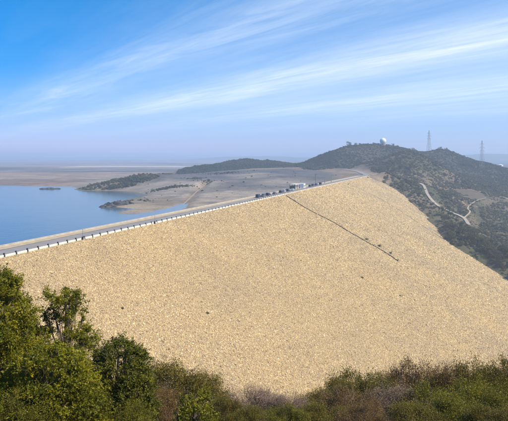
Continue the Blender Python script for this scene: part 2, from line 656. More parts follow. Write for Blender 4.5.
# dark ridge behind the bare ground
for a in ((184, 173, 1120), (190, 169, 1140), (205, 166.5, 1170), (222, 164.5, 1200), (236, 160, 1230), (246, 158, 1250), (258, 159.5, 1250), (272, 161, 1250),
          (288, 162.5, 1240), (304, 165, 1230), (240, 169, 1090), (270, 168.5, 1090), (205, 172, 1080), (300, 168, 1090)):
    cp(*a)
for px in (190, 230, 270, 305):
    x = (px - CX) / F * 1480
    cz(x, 1480, 6)
# far shore of the lake and the plain
for px, t in ((-20, 905), (0, 900), (25, 885), (50, 878), (66, 870), (-60, 920), (-120, 960), (-220, 1000)):
    x = (px - CX) / F * t
    cz(x, t, 0.3)
    cz(x, t + 90, 4.5)
    cz(x, t + 420, 7)
    cz(x, t - 60, -7)
for x, y, z in ((-330, 1150, 5), (-250, 1350, 7), (-160, 1300, 8), (-230, 980, 5), (-170, 960, 10)):
    cz(x, y, z)
# lake bed
for x, y, z in ((-100, 300, -18), (-300, 400, -20), (-250, 640, -11), (-600, 500, -20), (-150, 420, -10), (-170, 560, -6), (-210, 720, -7), (-130, 250, -18),
                (-250, 200, -18), (-400, 700, -14), (-60, 380, -12), (-40, 425, -5), (-140, 640, -5), (-137, 490, -3), (-146, 515, -4), (-120, 462, -3), (-175, 690, -5), (-700, 800, -14), (-800, 300, -18), (-500, 150, -14)):
    cz(x, y, z)
# beyond the sides and behind
for x, y, z in ((900, 900, 25), (900, 500, 10), (900, 100, 0), (1200, 1300, 30), (-1300, 600, -8), (-1200, 0, 12), (0, -600, 30), (700, -400, 20), (-700, -400, 25), (1500, 500, 25), (600, 1500, 10), (0, 1650, 6), (-900, 1500, 6)):
    cz(x, y, z)
CP = np.array(CP)
_sc = 100.0


def _phi(r):
    return np.sqrt(r * r + 0.15 ** 2)


_A = CP[:, :2] / _sc
_d = np.linalg.norm(_A[:, None, :] - _A[None, :, :], axis=2)
_n = len(CP)
_K = np.zeros((_n + 3, _n + 3))
_K[:_n, :_n] = _phi(_d) - 0.002 * np.eye(_n)
_K[:_n, _n] = 1
_K[:_n, _n + 1:] = _A
_K[_n:, :_n] = _K[:_n, _n:].T
_W = np.linalg.solve(_K, np.concatenate([CP[:, 2], np.zeros(3)]))


def rbf(x, y):
    sh = np.shape(x)
    P = np.stack([np.ravel(x), np.ravel(y)], 1) / _sc
    z = np.empty(len(P))
    for i in range(0, len(P), 20000):
        q = P[i:i + 20000]
        r = np.sqrt((q[:, None, 0] - _A[None, :, 0]) ** 2 + (q[:, None, 1] - _A[None, :, 1]) ** 2)
        z[i:i + 20000] = _phi(r) @ _W[:_n] + _W[_n] + q @ _W[_n + 1:]
    return z.reshape(sh)


def polyline(pts, step=6.0):
    pts = np.array(pts, float)
    # Catmull-Rom
    P = np.vstack([2 * pts[0] - pts[1], pts, 2 * pts[-1] - pts[-2]])
    res = []
    for i in range(1, len(P) - 2):
        L = np.linalg.norm(P[i + 1] - P[i])
        k = max(2, int(L / step))
        for j in range(k):
            s = j / k
            res.append(0.5 * (2 * P[i] + (P[i + 1] - P[i - 1]) * s + (2 * P[i - 1] - 5 * P[i] + 4 * P[i + 1] - P[i + 2]) * s * s
                              + (-P[i - 1] + 3 * P[i] - 3 * P[i + 1] + P[i + 2]) * s ** 3))
    res.append(pts[-1])
    return np.array(res)


_e1 = dam_pt(700, -5.2, CREST)
_e2 = dam_pt(716, -5.2, CREST + 0.2)
RIM_ROAD = polyline([_e1, _e2, dam_pt(745, -8, 22.6), at(361, 172.6, 800), at(359, 171.6, 838), at(350, 170.0, 890), at(338, 168.5, 930), at(318, 168, 960), at(294, 167.5, 1000), at(262, 168.3, 1012)])
TRACK = polyline([at(420, 183.2, 748), at(424, 186, 725), at(428, 195, 690), at(436, 204, 655), at(448, 211, 622), at(457, 214.5, 605), at(464, 218, 588), at(469, 225, 560)])
SIDE_TRACK = polyline([at(464, 218, 588), at(470, 212, 640), at(468, 207.5, 690), at(476, 201, 735), at(486, 198, 765)])
SHORE_TRACK = polyline([at(206, 184, 730), at(198, 190.5, 660), at(189, 199, 575), at(178, 210, 490)])


def path_blend(x, y, z, path, half, soft, drop):
    x0, x1 = path[:, 0].min() - half - soft, path[:, 0].max() + half + soft
    y0, y1 = path[:, 1].min() - half - soft, path[:, 1].max() + half + soft
    m = (x > x0) & (x < x1) & (y > y0) & (y < y1)
    if not m.any():
        return z
    xs, ys = x[m], y[m]
    d2 = (xs[:, None] - path[None, :, 0]) ** 2 + (ys[:, None] - path[None, :, 1]) ** 2
    k = d2.argmin(1)
    w = 1 - sstep(half, half + soft, np.sqrt(d2[np.arange(len(k)), k]))
    z = z.copy()
    z[m] = z[m] * (1 - w) + (path[k, 2] - drop) * w
    return z


def near_hill(x, y):
    """the slope the camera stands on; it falls away towards the dam"""
    yb = 28 + 2.5 * np.sin(x * 0.21 + 0.6) + 0.05 * x
    h = 43.3 - 0.40 * np.maximum(y, 0)
    h = h - 0.30 * np.maximum(y - yb, 0)
    h = h - 0.05 * np.minimum(y, 0) * 0 + 0.35 * fbm(x, y, 7, 4, 91)
    h = h - 0.12 * np.maximum(x - 45, 0) - 0.02 * np.maximum(-x - 90, 0)
    return h


def ground(x, y):
    x, y = np.asarray(x, float), np.asarray(y, float)
    z = rbf(x, y)
    s, q = sq(x, y)
    # roughness of the hills
    veg = hill_mask(x, y)
    z = z + veg * (7.5 * fbm(x, y, 120, 5, 3, 0.55))
    z = z + (1 - veg) * (0.9 + 1.5 * sstep(2, 8, z)) * fbm(x, y, 60, 5, 5, 0.6)
    R = np.hypot(x, y)
    w = sstep(1350, 1900, R)
    far = 6 + 2.5 * fbm(x, y, 900, 4, 21)
    ridge = np.exp(-((y - 6600 - 700 * fbm(x, y, 3000, 2, 31)) / 500.0) ** 2) * (46 + 60 * fbm(x, y, 1300, 5, 33)) * sstep(-4200, -1500, x + 0.0)
    ridge2 = np.exp(-((y - 10800) / 900.0) ** 2) * (60 + 45 * fbm(x, y, 2300, 4, 43))
    rr = np.exp(-((y - 5200 - 500 * fbm(x, y, 1500, 2, 51)) / 420.0) ** 2) * np.exp(-((x - 2250) / 520.0) ** 2) * (84 + 22 * fbm(x, y, 500, 4, 53))
    far = far + np.maximum(ridge, 0) + np.maximum(ridge2, 0) + np.maximum(rr, 0) + 40 * sstep(4000, 8000, np.abs(x)) * (1 - sstep(3000, 5000, y))
    back = sstep(0, 400, -y)
    far = far * (1 - back) + back * (30 + 12 * fbm(x, y, 500, 4, 61))
    z = z * (1 - w) + far * w
    # flat strips of the roads
    z = path_blend(x, y, z, RIM_ROAD, 7, 22, 0.35)
    z = path_blend(x, y, z, TRACK, 3.5, 10, 0.35)
    z = path_blend(x, y, z, SIDE_TRACK, 2.5, 8, 0.35)
    z = path_blend(x, y, z, SHORE_TRACK, 2.5, 8, 0.35)
    z_uncut = z
    for pth, cl in ((TRACK, 46.0), (SIDE_TRACK, 30.0)):
        m = (x > pth[:, 0].min() - cl) & (x < pth[:, 0].max() + cl) & (y > pth[:, 1].min() - cl) & (y < pth[:, 1].max() + cl)
        if m.any():
            d2 = (x[m][:, None] - pth[None, :, 0]) ** 2 + (y[m][:, None] - pth[None, :, 1]) ** 2
            k_ = d2.argmin(1)
            dd = np.sqrt(d2[np.arange(len(k_)), k_])
            front = (y[m] < pth[k_, 1]) & (dd < cl)
            z = z.copy()
            z[m] = np.where(front, np.minimum(z[m], pth[k_, 2] - 0.35 - 0.02 * dd), z[m])
    top_ = dam_top(x, y)
    z = np.where(z_uncut > top_, np.maximum(z, np.minimum(z_uncut, top_ + 1.6)), z)
    # under the dam the ground stays inside it
    under = (s > S0 + 30) & (s < 640) & (q > -70) & (q < 20)
    z = np.where(under, np.minimum(z, dam_top(x, y) - 4), z)
    endz = (s >= 640) & (s < 715) & (q > -16) & (q < 3)
    z = np.where(endz, np.minimum(z, CREST - 0.6), z)
    # camera hill on top
    nh = near_hill(x, y)
    k = 3.0
    z = np.where(np.abs(z - nh) < 40, k * np.logaddexp(z / k, nh / k), np.maximum(z, nh))
    keep = (s > 95) & (s < 640) & (q > -30) & (q < 40)
    z = np.where(keep, np.minimum(z, dam_top(x, y) - 2), z)
    return z


def hill_mask(x, y):
    s, q = sq(x, y)
    right = sstep(0, 40, q) * sstep(380, 430, y)
    main = sstep(880, 960, y + 0.15 * (x - 200)) * sstep(60, 110, x) * (1 - sstep(1350, 1500, y))
    main = np.maximum(main, sstep(790, 830, y) * sstep(170, 200, x))
    mid = sstep(1035, 1085, y) * sstep(-180, -140, x) * (1 - sstep(120, 160, x)) * (1 - sstep(1350, 1500, y))
    head = np.exp(-(((x + 196) / 58) ** 2 + ((y - 790 - 0.35 * (x + 196)) / 36) ** 2) ** 2)
    near = near_mask(x, y)
    return np.clip(np.maximum(np.maximum(right * (1 - near), main), np.maximum(mid, head)), 0, 1)


def near_mask(x, y):
    return (1 - sstep(120, 200, y)) * (1 - sstep(250, 400, np.abs(x)))


def graded(segs):
    """coordinates running through (limit, step) pairs, steps growing smoothly"""
    out = [segs[0][0]]
    for (a, sa), (b, sb) in zip(segs[:-1], segs[1:]):
        x = a
        while True:
            st = sa + (sb - sa) * (x - a) / (b - a)
            x += st
            if x >= b - 0.5 * st:
                break
            out.append(x)
        out.append(b)
    return np.array(out)


gx = graded([(-13000, 900), (-4000, 260), (-1200, 40), (-480, 8), (-280, 5), (-60, 3.5), (-25, 0.9), (25, 0.9), (60, 3.5), (480, 4.6), (620, 8), (1500, 60), (4000, 220), (13000, 900)])
gy = graded([(-6000, 900), (-800, 120), (-60, 8), (0, 1.2), (45, 1.2), (110, 4), (400, 6), (900, 4.6), (1280, 4.6), (1600, 22), (4000, 90), (12500, 260)])
GX, GY = np.meshgrid(gx, gy)
GZ = ground(GX, GY)
nx, ny = len(gx), len(gy)
idx = np.arange(nx * ny).reshape(ny, nx)
faces = np.stack([idx[:-1, :-1].ravel(), idx[:-1, 1:].ravel(), idx[1:, 1:].ravel(), idx[1:, :-1].ravel()], 1)
X, Y, Z = GX.ravel(), GY.ravel(), GZ.ravel()
S_, Q_ = sq(X, Y)


def lerp3(a, b, w):
    return a * (1 - w[:, None]) + b * w[:, None]


C3 = lambda *v: np.array(v, float)[None, :]
hm = hill_mask(X, Y)
soil = np.repeat(C3(0.28, 0.235, 0.19), len(X), 0)                          # bare drawdown ground
soil = lerp3(soil, C3(0.11, 0.108, 0.108), sstep(-0.6, 0.25, fbm(X, Y, 120, 4, 71)) * sstep(5, 13, Z))
soil = lerp3(soil, C3(0.24, 0.195, 0.145), 1 - sstep(1.0, 3.5, Z + 1.2 * fbm(X, Y, 25, 3, 72)))   # pale strand
rim = np.zeros(len(X))
for pth, wd in ((RIM_ROAD, 56), (SHORE_TRACK, 7)):
    m = (X > pth[:, 0].min() - 60) & (X < pth[:, 0].max() + 60) & (Y > pth[:, 1].min() - 60) & (Y < pth[:, 1].max() + 60)
    d = np.sqrt(((X[m][:, None] - pth[None, :, 0]) ** 2 + (Y[m][:, None] - pth[None, :, 1]) ** 2).min(1))
    rim[m] = np.maximum(rim[m], 1 - sstep(wd * 0.4, wd, d))
soil = lerp3(soil, C3(0.24, 0.18, 0.125), rim * 0.85)
w = sstep(1000, 1500, np.hypot(X, Y))                                           # the plain: fields and sand
plain = lerp3(np.repeat(C3(0.26, 0.20, 0.155), len(X), 0), C3(0.085, 0.085, 0.075), sstep(-0.15, 0.3, fbm(X * 0.35, Y, 160, 5, 73, 0.65)))
strip = np.exp(-((Y - 2500 - 0.04 * (X + 600)) / 190.0) ** 2) * 0.7 * sstep(-900, -780, X) * (1 - sstep(-330, -250, X))
plain = lerp3(plain, C3(0.62, 0.55, 0.45), strip)
plain = lerp3(plain, C3(0.24, 0.165, 0.12), (1 - sstep(900, 1080, Y)) * (1 - sstep(-330, -250, X)))
soil = lerp3(soil, plain, np.maximum(w, (1 - sstep(-330, -240, X)) * sstep(840, 900, Y)))
ring = np.sin(Z * 5.2 + 2.2 * fbm(X, Y, 50, 4, 86)) * (1 - sstep(8, 16, Z)) * sstep(0.3, 1.0, Z)
soil = soil * (1 + 0.13 * ring * (1 - w))[:, None]
soil = soil * (1 + 0.42 * fbm(X * 0.45, Y, 30, 5, 79, 0.68))[:, None]
hillc = lerp3(np.repeat(C3(0.14, 0.11, 0.07), len(X), 0), C3(0.085, 0.08, 0.04), sstep(-0.25, 0.2, fbm(X, Y, 70, 4, 74)))
hillc = lerp3(hillc, C3(0.24, 0.17, 0.105), sstep(0.18, 0.5, fbm(X, Y, 45, 4, 75)) * 0.8)
hillc = lerp3(hillc, C3(0.06, 0.058, 0.036), 0.8 * sstep(820, 960, Y))
soil = lerp3(soil, hillc, hm)
far_r = sstep(2200, 3500, np.hypot(X, Y))
soil = lerp3(soil, C3(0.10, 0.105, 0.07), far_r * sstep(14, 30, Z))
bench = np.exp(-(((X - 172) / 45) ** 2 + ((Y - 742) / 16) ** 2) ** 2)
soil = lerp3(soil, C3(0.17, 0.145, 0.12), bench)
# pale stony cut far right
cut = np.exp(-(((X - 372) / 16) ** 2 + ((Y - 800) / 9) ** 2) ** 2)
soil = lerp3(soil, C3(0.30, 0.28, 0.25), cut * sstep(-0.3, 0.3, fbm(X, Y, 20, 3, 78)))
nm = near_mask(X, Y)
nearc = lerp3(np.repeat(C3(0.15, 0.085, 0.035), len(X), 0), C3(0.10, 0.085, 0.03), sstep(-0.2, 0.3, fbm(X, Y, 5, 4, 76)))
soil = lerp3(soil, nearc, nm)
me = mesh_np('ground', np.stack([X, Y, Z], 1), faces, {'soil': soil}, smooth=True)
tag(link('ground', me, M['ground']), kind='structure')


def gz(x, y):
    return float(ground(np.array([x]), np.array([y]))[0])


# water of the reservoir, upstream of the dam only
wv = [dam_pt(-900, -9000, 0), dam_pt(-900, -44, 0), dam_pt(760, -44, 0), dam_pt(4200, -600, 0), dam_pt(4200, -9000, 0)]
mb = MB()
mb.add(wv, [(0, 1, 2, 3, 4)])
tag(mb.build('reservoir_water', M['water']), kind='structure')

# ------------------------------------------------------------------ scattering (points carry their own turn, size and tint)


def scatter(name, protos, P, rot, scl, pid, tint, mat):
    """one mesh object: proto shapes plus loose points; nodes set a proto on every point"""
    V, Fc, proto, lv = [], [], [], []
    off = 0
    for k, (pv, pf, pl) in enumerate(protos):
        V.append(pv); Fc.append(np.asarray(pf) + off); proto.append(np.full(len(pv), k + 1)); lv.append(pl)
        off += len(pv)
    n0, n = off, len(P)
    z1 = np.zeros(n0)
    me = mesh_np(name, np.vstack(V + [P]), np.vstack(Fc), {
        'proto': np.concatenate(proto + [np.zeros(n, int)]).astype(np.int32),
        'lv': np.concatenate(lv + [np.zeros(n)]),
        'p_index': np.concatenate([z1.astype(int), pid]).astype(np.int32),
        'p_rot': np.vstack([np.zeros((n0, 3)), rot]),
        'p_scale': np.vstack([np.ones((n0, 3)), scl]),
        'tint': np.concatenate([z1, tint])})
    o = link(name, me, mat)
    g = bpy.data.node_groups.new(name + '_scatter', 'GeometryNodeTree')
    g.interface.new_socket('Geometry', in_out='INPUT', socket_type='NodeSocketGeometry')
    g.interface.new_socket('Geometry', in_out='OUTPUT', socket_type='NodeSocketGeometry')
    N, L = g.nodes, g.links
    gi, go = N.new('NodeGroupInput'), N.new('NodeGroupOutput')

    def named(an, dt):
        a = N.new('GeometryNodeInputNamedAttribute')
        a.data_type = dt
        a.inputs['Name'].default_value = an
        return a.outputs['Attribute']

    def pick(k):
        c = N.new('FunctionNodeCompare')
        c.data_type = 'INT'
        c.operation = 'EQUAL'
        ins = [s for s in c.inputs if s.type == 'INT']
        L.new(named('proto', 'INT'), ins[0])
        ins[1].default_value = k
        s = N.new('GeometryNodeSeparateGeometry')
        s.domain = 'POINT'
        L.new(gi.outputs[0], s.inputs['Geometry'])
        L.new(c.outputs[0], s.inputs['Selection'])
        return s.outputs['Selection']

    j = N.new('GeometryNodeGeometryToInstance')
    for k in range(len(protos)):
        L.new(pick(k + 1), j.inputs[0])
    ip = N.new('GeometryNodeInstanceOnPoints')
    L.new(pick(0), ip.inputs['Points'])
    L.new(j.outputs[0], ip.inputs['Instance'])
    ip.inputs['Pick Instance'].default_value = True
    L.new(named('p_index', 'INT'), ip.inputs['Instance Index'])
    L.new(named('p_rot', 'FLOAT_VECTOR'), ip.inputs['Rotation'])
    L.new(named('p_scale', 'FLOAT_VECTOR'), ip.inputs['Scale'])
    L.new(ip.outputs[0], go.inputs[0])
    md = o.modifiers.new('scatter', 'NODES')
    md.node_group = g
    return o


def leaf_quads(P, size, rng, up=0.25, aspect=0.5, lv=None, outward=None):
    """one pointed, slightly folded leaf of two triangles-pairs at every point"""
    n = len(P)
    nrm = rng.normal(size=(n, 3))
    nrm /= np.linalg.norm(nrm, axis=1)[:, None]
    nrm[:, 2] = np.abs(nrm[:, 2]) * 0.7 + up
    if outward is not None:
        nrm = nrm + 0.6 * outward
    nrm /= np.linalg.norm(nrm, axis=1)[:, None]
    a = np.cross(nrm, rng.normal(size=(n, 3)))
    a /= np.linalg.norm(a, axis=1)[:, None] + 1e-9
    b = np.cross(nrm, a)
    s = (size * rng.uniform(0.65, 1.35, n))[:, None]
    V = np.stack([P - a * s * 0.5, P + b * s * 0.5 * aspect - nrm * s * 0.08, P + a * s * 0.5, P - b * s * 0.5 * aspect - nrm * s * 0.08], 1).reshape(-1, 3)
    Fq = np.arange(4 * n).reshape(n, 4)
    if lv is None:
        lv = rng.uniform(0, 1, n)
    return V, Fq, np.repeat(lv, 4)


# ------------------------------------------------------------------ the dam
dam = thing('embankment_dam', 'long straight embankment dam with a sunlit tan stone face', 'dam')
prof = [(-CREST_W - 2.5 * 60, CREST - 60), (-CREST_W, CREST), (0, CREST), (2 * 112, CREST - 112), (150, CREST - 130), (-100, CREST - 130)]
mb = MB()
mb.prism([(q, z) for q, z in prof], [(dam_pt(s, 0, 0), (DN[0], DN[1], 0), (0, 0, 1)) for s in (S0, S1)])
mb.build('embankment', M['fill'], dam)

# riprap: every stone a real stone, growing sparser with distance
ico = [(0, 0, -1), (0.7236, -0.5257, -0.4472), (-0.2764, -0.8506, -0.4472), (-0.8944, 0, -0.4472), (-0.2764, 0.8506, -0.4472), (0.7236, 0.5257, -0.4472),
       (0.2764, -0.8506, 0.4472), (-0.7236, -0.5257, 0.4472), (-0.7236, 0.5257, 0.4472), (0.2764, 0.8506, 0.4472), (0.8944, 0, 0.4472), (0, 0, 1)]
icf = [(0, 2, 1), (1, 5, 0), (0, 3, 2), (0, 4, 3), (0, 5, 4), (1, 10, 5), (2, 6, 1), (3, 7, 2), (4, 8, 3), (5, 9, 4),
       (1, 6, 10), (2, 7, 6), (3, 8, 7), (4, 9, 8), (5, 10, 9), (6, 11, 10), (7, 11, 6), (8, 11, 7), (9, 11, 8), (10, 11, 9)]
protos = []
for k in range(6):
    r = np.random.default_rng(100 + k)
    v = np.array(ico) * r.uniform(0.68, 1.18, 12)[:, None] * (r.uniform(0.75, 1.2), r.uniform(0.75, 1.2), r.uniform(0.45, 0.7))
    protos.append((v, np.array(icf), np.zeros(12)))
PT, SC = [], []
# strips across the slope, each with its own stone spacing
q = -0.2
qs = np.arange(0.0, 196.0, 4.0)
for q0 in qs:
    for s0 in np.arange(60.0, 712.0, 8.0):
        xc, yc, _ = dam_pt(s0 + 4, q0 + 2, 0)
        dist = math.hypot(xc, yc)
        if yc < 75:
            continue
        if not -0.72 < xc / yc < 0.64:
            continue
        sp = min(max(0.0018 * dist, 0.31), 0.8)
        ns, nq = max(1, round(8 / sp)), max(1, round(4.47 / sp))
        n = ns * nq
        cs_, cq_ = np.meshgrid(np.arange(ns), np.arange(nq))
        PT.append(np.stack([s0 + (cs_.ravel() + 0.5 * (cq_.ravel() % 2) + RNG.uniform(0.05, 0.95, n)) * 8 / ns, q0 + (cq_.ravel() + RNG.uniform(0.05, 0.95, n)) * 4 / nq], 1))
        SC.append(np.full(n, sp))
PT = np.vstack(PT)
SC = np.concatenate(SC)
xy = DD[None, :] * PT[:, :1] + DN[None, :] * (C0 + PT[:, 1:])
zf = CREST - PT[:, 1] / 2
ok = rbf(xy[:, 0], xy[:, 1]) < zf + 6
ok &= near_hill(xy[:, 0], xy[:, 1]) < zf + 3
PT, SC, xy, zf = PT[ok], SC[ok], xy[ok], zf[ok]
n = len(PT)
size = SC[:, None] * 0.60 * np.clip(RNG.lognormal(0, 0.24, n), 0.6, 2.2)[:, None] * RNG.uniform(0.8, 1.2, (n, 3))
tint = np.clip(RNG.beta(1.9, 1.8, n), 0, 1)
P = np.stack([xy[:, 0], xy[:, 1], zf + RNG.uniform(-0.10, 0.06, n) * SC], 1)
o = scatter('riprap', protos, P, RNG.uniform(-0.6, 0.6, (n, 3)) + np.array((0, math.atan(0.5), 0)) * 0 + np.stack([np.zeros(n), np.zeros(n), RNG.uniform(0, 6.28, n)], 1), size, RNG.integers(0, 6, n), tint, M['stone'])
o.parent = dam
tag(o, 'tan rock riprap covering the downstream face', kind='stuff')
print('riprap stones', n)


def on_face(path_px, lift, width, name, mat, parent, step=4.0):
    """a ribbon with raised sides lying on the downstream face along a traced line"""
    pts = [face_at(*a) for a in path_px]
    sqs = np.array([sq(p_[0], p_[1]) for p_ in pts])
    line = polyline(np.column_stack([sqs, np.zeros(len(sqs))]), step)[:, :2]
    jr = np.random.default_rng(int(path_px[0][0]))
    line = line + jr.normal(0, 0.28, line.shape)
    wv = width * jr.uniform(0.6, 1.25, len(line))
    V, Fc = [], []
    for i, (s, q) in enumerate(line):
        d = line[min(i + 1, len(line) - 1)] - line[max(i - 1, 0)]
        d /= np.linalg.norm(d)
        nrm = np.array((-d[1], d[0]))
        for e, h in ((-1, -0.5), (-1, lift), (-0.55, lift), (-0.5, lift - 0.25), (0.5, lift - 0.25), (0.55, lift), (1, lift), (1, -0.5)):
            a = np.array((s, q)) + nrm * e * wv[i] / 2
            V.append(dam_pt(a[0], a[1], CREST - a[1] / 2 + h))
    for i in range(len(line) - 1):
        for k in range(7):
            Fc.append((i * 8 + k, i * 8 + k + 1, (i + 1) * 8 + k + 1, (i + 1) * 8 + k))
    mb = MB()
    mb.add(V, Fc)
    return mb.build(name, mat, parent)


on_face([(286, 196), (300, 205), (316, 214), (334, 223), (352, 234), (368, 243), (384, 252), (398, 261.5)], 0.5, 0.95, 'drain_channel', M['drain'], dam)
on_face([(350, 184.5), (372, 195), (392, 206), (412, 219), (430, 231), (440, 237)], 0.5, 0.7, 'drain_channel', M['concrete'], dam)
on_face([(428, 228.5), (434, 231), (440, 234.5)], 0.6, 1.0, 'berm_kerb', M['concrete'], dam)

# crest: road, sandy verge, parapets
mb = MB()
V = []
ss = np.arange(S0, 704.1, 10.0)
for s in ss:
    for q, z in ((-1.2, CREST + 0.06), (-8.3, CREST + 0.06)):
        V.append(dam_pt(s, q, z))
mb.add(V, [(2 * i, 2 * i + 2, 2 * i + 3, 2 * i + 1) for i in range(len(ss) - 1)])
tag(mb.build('crest_road', M['road']), kind='structure')
mb = MB()
V = []
for s in ss:
    for q, z in ((-8.3, CREST + 0.12), (-11.6, CREST + 0.12)):
        V.append(dam_pt(s, q, z))
mb.add(V, [(2 * i, 2 * i + 2, 2 * i + 3, 2 * i + 1) for i in range(len(ss) - 1)])
tag(mb.build('road_verge', M['verge']), kind='structure')


def ribbon(name, path, half, lift, mat):
    V = []
    for i, p_ in enumerate(path):
        d = path[min(i + 1, len(path) - 1), :2] - path[max(i - 1, 0), :2]
        d /= np.linalg.norm(d)
        nn = np.array((d[1], -d[0]))
        for e in (-1, -0.3, 0.3, 1):
            a = p_[:2] + nn * half * e
            V.append((a[0], a[1], p_[2] + lift))
    n = len(path)
    mb = MB()
    mb.add(V, [(4 * i + k, 4 * i + k + 1, 4 * i + 5 + k, 4 * i + 4 + k) for i in range(n - 1) for k in range(3)])
    return tag(mb.build(name, mat), kind='structure')


ribbon('rim_road', RIM_ROAD, 4.2, 0.1, M['road'])
ribbon('dirt_track', TRACK, 1.7, 0.3, M['track'])
ribbon('dirt_track', SIDE_TRACK, 0.9, 0.22, M['verge'])
ribbon('dirt_track', SHORE_TRACK, 0.8, 0.12, M['shore_track'])

rz_dam = math.atan2(DD[1], DD[0])
par = thing('parapet', 'low cream parapet of short blocks with dark posts beside the stone face', 'parapet', dam_pt(96 - 3.7 * 8, -0.6, CREST), rz_dam)
mb = MB()
# along local +x; block with chamfered top
mb.prism([(-0.19, -0.25), (0.19, -0.25), (0.19, 0.44), (0.13, 0.5), (-0.13, 0.5), (-0.19, 0.44)], [((0.25, 0, 0), (0, 1, 0), (0, 0, 1)), ((3.45, 0, 0), (0, 1, 0), (0, 0, 1))])
blk = mb.mesh('block'); blk.materials.append(M['cream'])
mb = MB()
mb.prism([(-0.16, -0.2), (0.14, -0.2), (0.14, 0.84), (0.08, 0.92), (-0.08, 0.92), (-0.14, 0.84)], [((-0.15, 0, 0), (0, 1, 0), (0, 0, 1)), ((0.15, 0, 0), (0, 1, 0), (0, 0, 1))])
pst = mb.mesh('post'); pst.materials.append(M['dark_post'])
for k in range(172):
    link('block', blk, None, par, (3.7 * k, random.uniform(-0.03, 0.03), random.uniform(-0.03, 0.02)), random.uniform(-0.006, 0.006))
    link('post', pst, None, par, (3.7 * k, random.uniform(-0.02, 0.02), random.uniform(-0.06, 0.04)), random.uniform(-0.1, 0.1))
up = thing('upstream_wall', 'continuous low cream wall along the water side of the dam road', 'wall', dam_pt(40, -12.0, CREST), rz_dam)
mb = MB()
mb.box(0, 660, -0.18, 0.18, -0.3, 0.42)
mb.build('wall_body', M['wall_paint'], up)
mb = MB()
mb.box(-0.1, 660.1, -0.24, 0.24, 0.42, 0.52)
mb.build('coping', M['wall_paint'], up)


def lamp_pole(loc, rotz, h, label):
    tt = thing('lamp_pole', label, 'lamp pole', loc, rotz, 'lamp poles along the dam road')
    mb = MB(); mb.tube([(0, 0, 0), (0, 0, h * 0.6), (0, 0, h)], [0.085 if h < 9 else 0.16, 0.065 if h < 9 else 0.13, 0.045 if h < 9 else 0.1], 8); mb.build('pole', M['steel' if h < 5 else 'dark_steel'], tt)
    if h < 4:
        mb = MB(); mb.lathe([(0.1, h), (0.14, h + 0.12), (0.05, h + 0.24)], 8); mb.build('lamp_head', M['steel'], tt)
        mb = MB(); mb.box(-0.2, 0.2, -0.2, 0.2, 0.0, 1.0); mb.build('plinth', M['dark_post'], tt)
        return tt
    mb = MB(); mb.tube([(0, 0, h), (-0.2, 0, h + 0.12), (-0.5, 0, h + 0.15)], [0.04, 0.035, 0.03], 6); mb.build('arm', M['dark_steel'], tt)
    mb = MB(); mb.box(-0.9, -0.48, -0.1, 0.1, h + 0.09, h + 0.2); mb.build('lamp_head', M['steel'], tt)
    mb = MB(); mb.box(-0.22, 0.22, -0.22, 0.22, 0.0, 1.0); mb.build('plinth', M['dark_post'], tt)
    return tt


def s_of_px(px):
    k = (px - CX) / F
    y = C0 / (DN[0] * k + DN[1])
    return DD[0] * k * y + DD[1] * y


lamp_pole(dam_pt(s_of_px(83), -0.1, CREST - 0.1), math.atan2(DN[1], DN[0]), 3.0, 'slim dark lamp pole by the parapet nearest the left edge')
lamp_pole(dam_pt(s_of_px(155), -0.1, CREST - 0.1), math.atan2(DN[1], DN[0]), 3.0, 'slim dark lamp pole by the parapet midway along the lake')
lamp_pole(dam_pt(s_of_px(326.5), -9.5, CREST), math.atan2(DN[1], DN[0]) + PI, 9.8, 'tall dark lamp pole behind the parked cars near the white hut')
lamp_pole(dam_pt(s_of_px(335), -9.5, CREST), math.atan2(DN[1], DN[0]) + PI, 5.2, 'short dark lamp pole just beyond the tallest pole')
lamp_pole(dam_pt(s_of_px(341), -9.5, CREST), math.atan2(DN[1], DN[0]) + PI, 5.6, 'farthest dark lamp pole near the far end of the dam')

# ------------------------------------------------------------------ vehicles, canopy, hut


def paint(name, c):
    return mottled(name, c, 0.3, 0.0, 0.06, 0.6, spec=0.5)


PAINTS = {'black': paint('paint_black', (0.015, 0.016, 0.02)), 'navy': paint('paint_navy', (0.02, 0.03, 0.07)), 'white': paint('paint_white', (0.75, 0.75, 0.74)),
          'silver': paint('paint_silver', (0.42, 0.43, 0.45)), 'grey': paint('paint_grey', (0.10, 0.11, 0.12))}


def wheel_parts(parent, x, y, r):
    w = MB()
    w.prism([(r * math.cos(a), r * math.sin(a)) for a in np.linspace(0, 2 * PI, 15)[:-1]], [((x, y - 0.11, r), (1, 0, 0), (0, 0, 1)), ((x, y + 0.11, r), (1, 0, 0), (0, 0, 1))])
    wo = w.build('wheel', M['tyre'], parent)
    w = MB()
    yo = 0.115 if y > 0 else -0.115
    w.prism([(r * 0.6 * math.cos(a), r * 0.6 * math.sin(a)) for a in np.linspace(0, 2 * PI, 11)[:-1]], [((x, y + yo - 0.02, r), (1, 0, 0), (0, 0, 1)), ((x, y + yo + 0.02, r), (1, 0, 0), (0, 0, 1))])
    w.build('rim', M['rim'], wo)


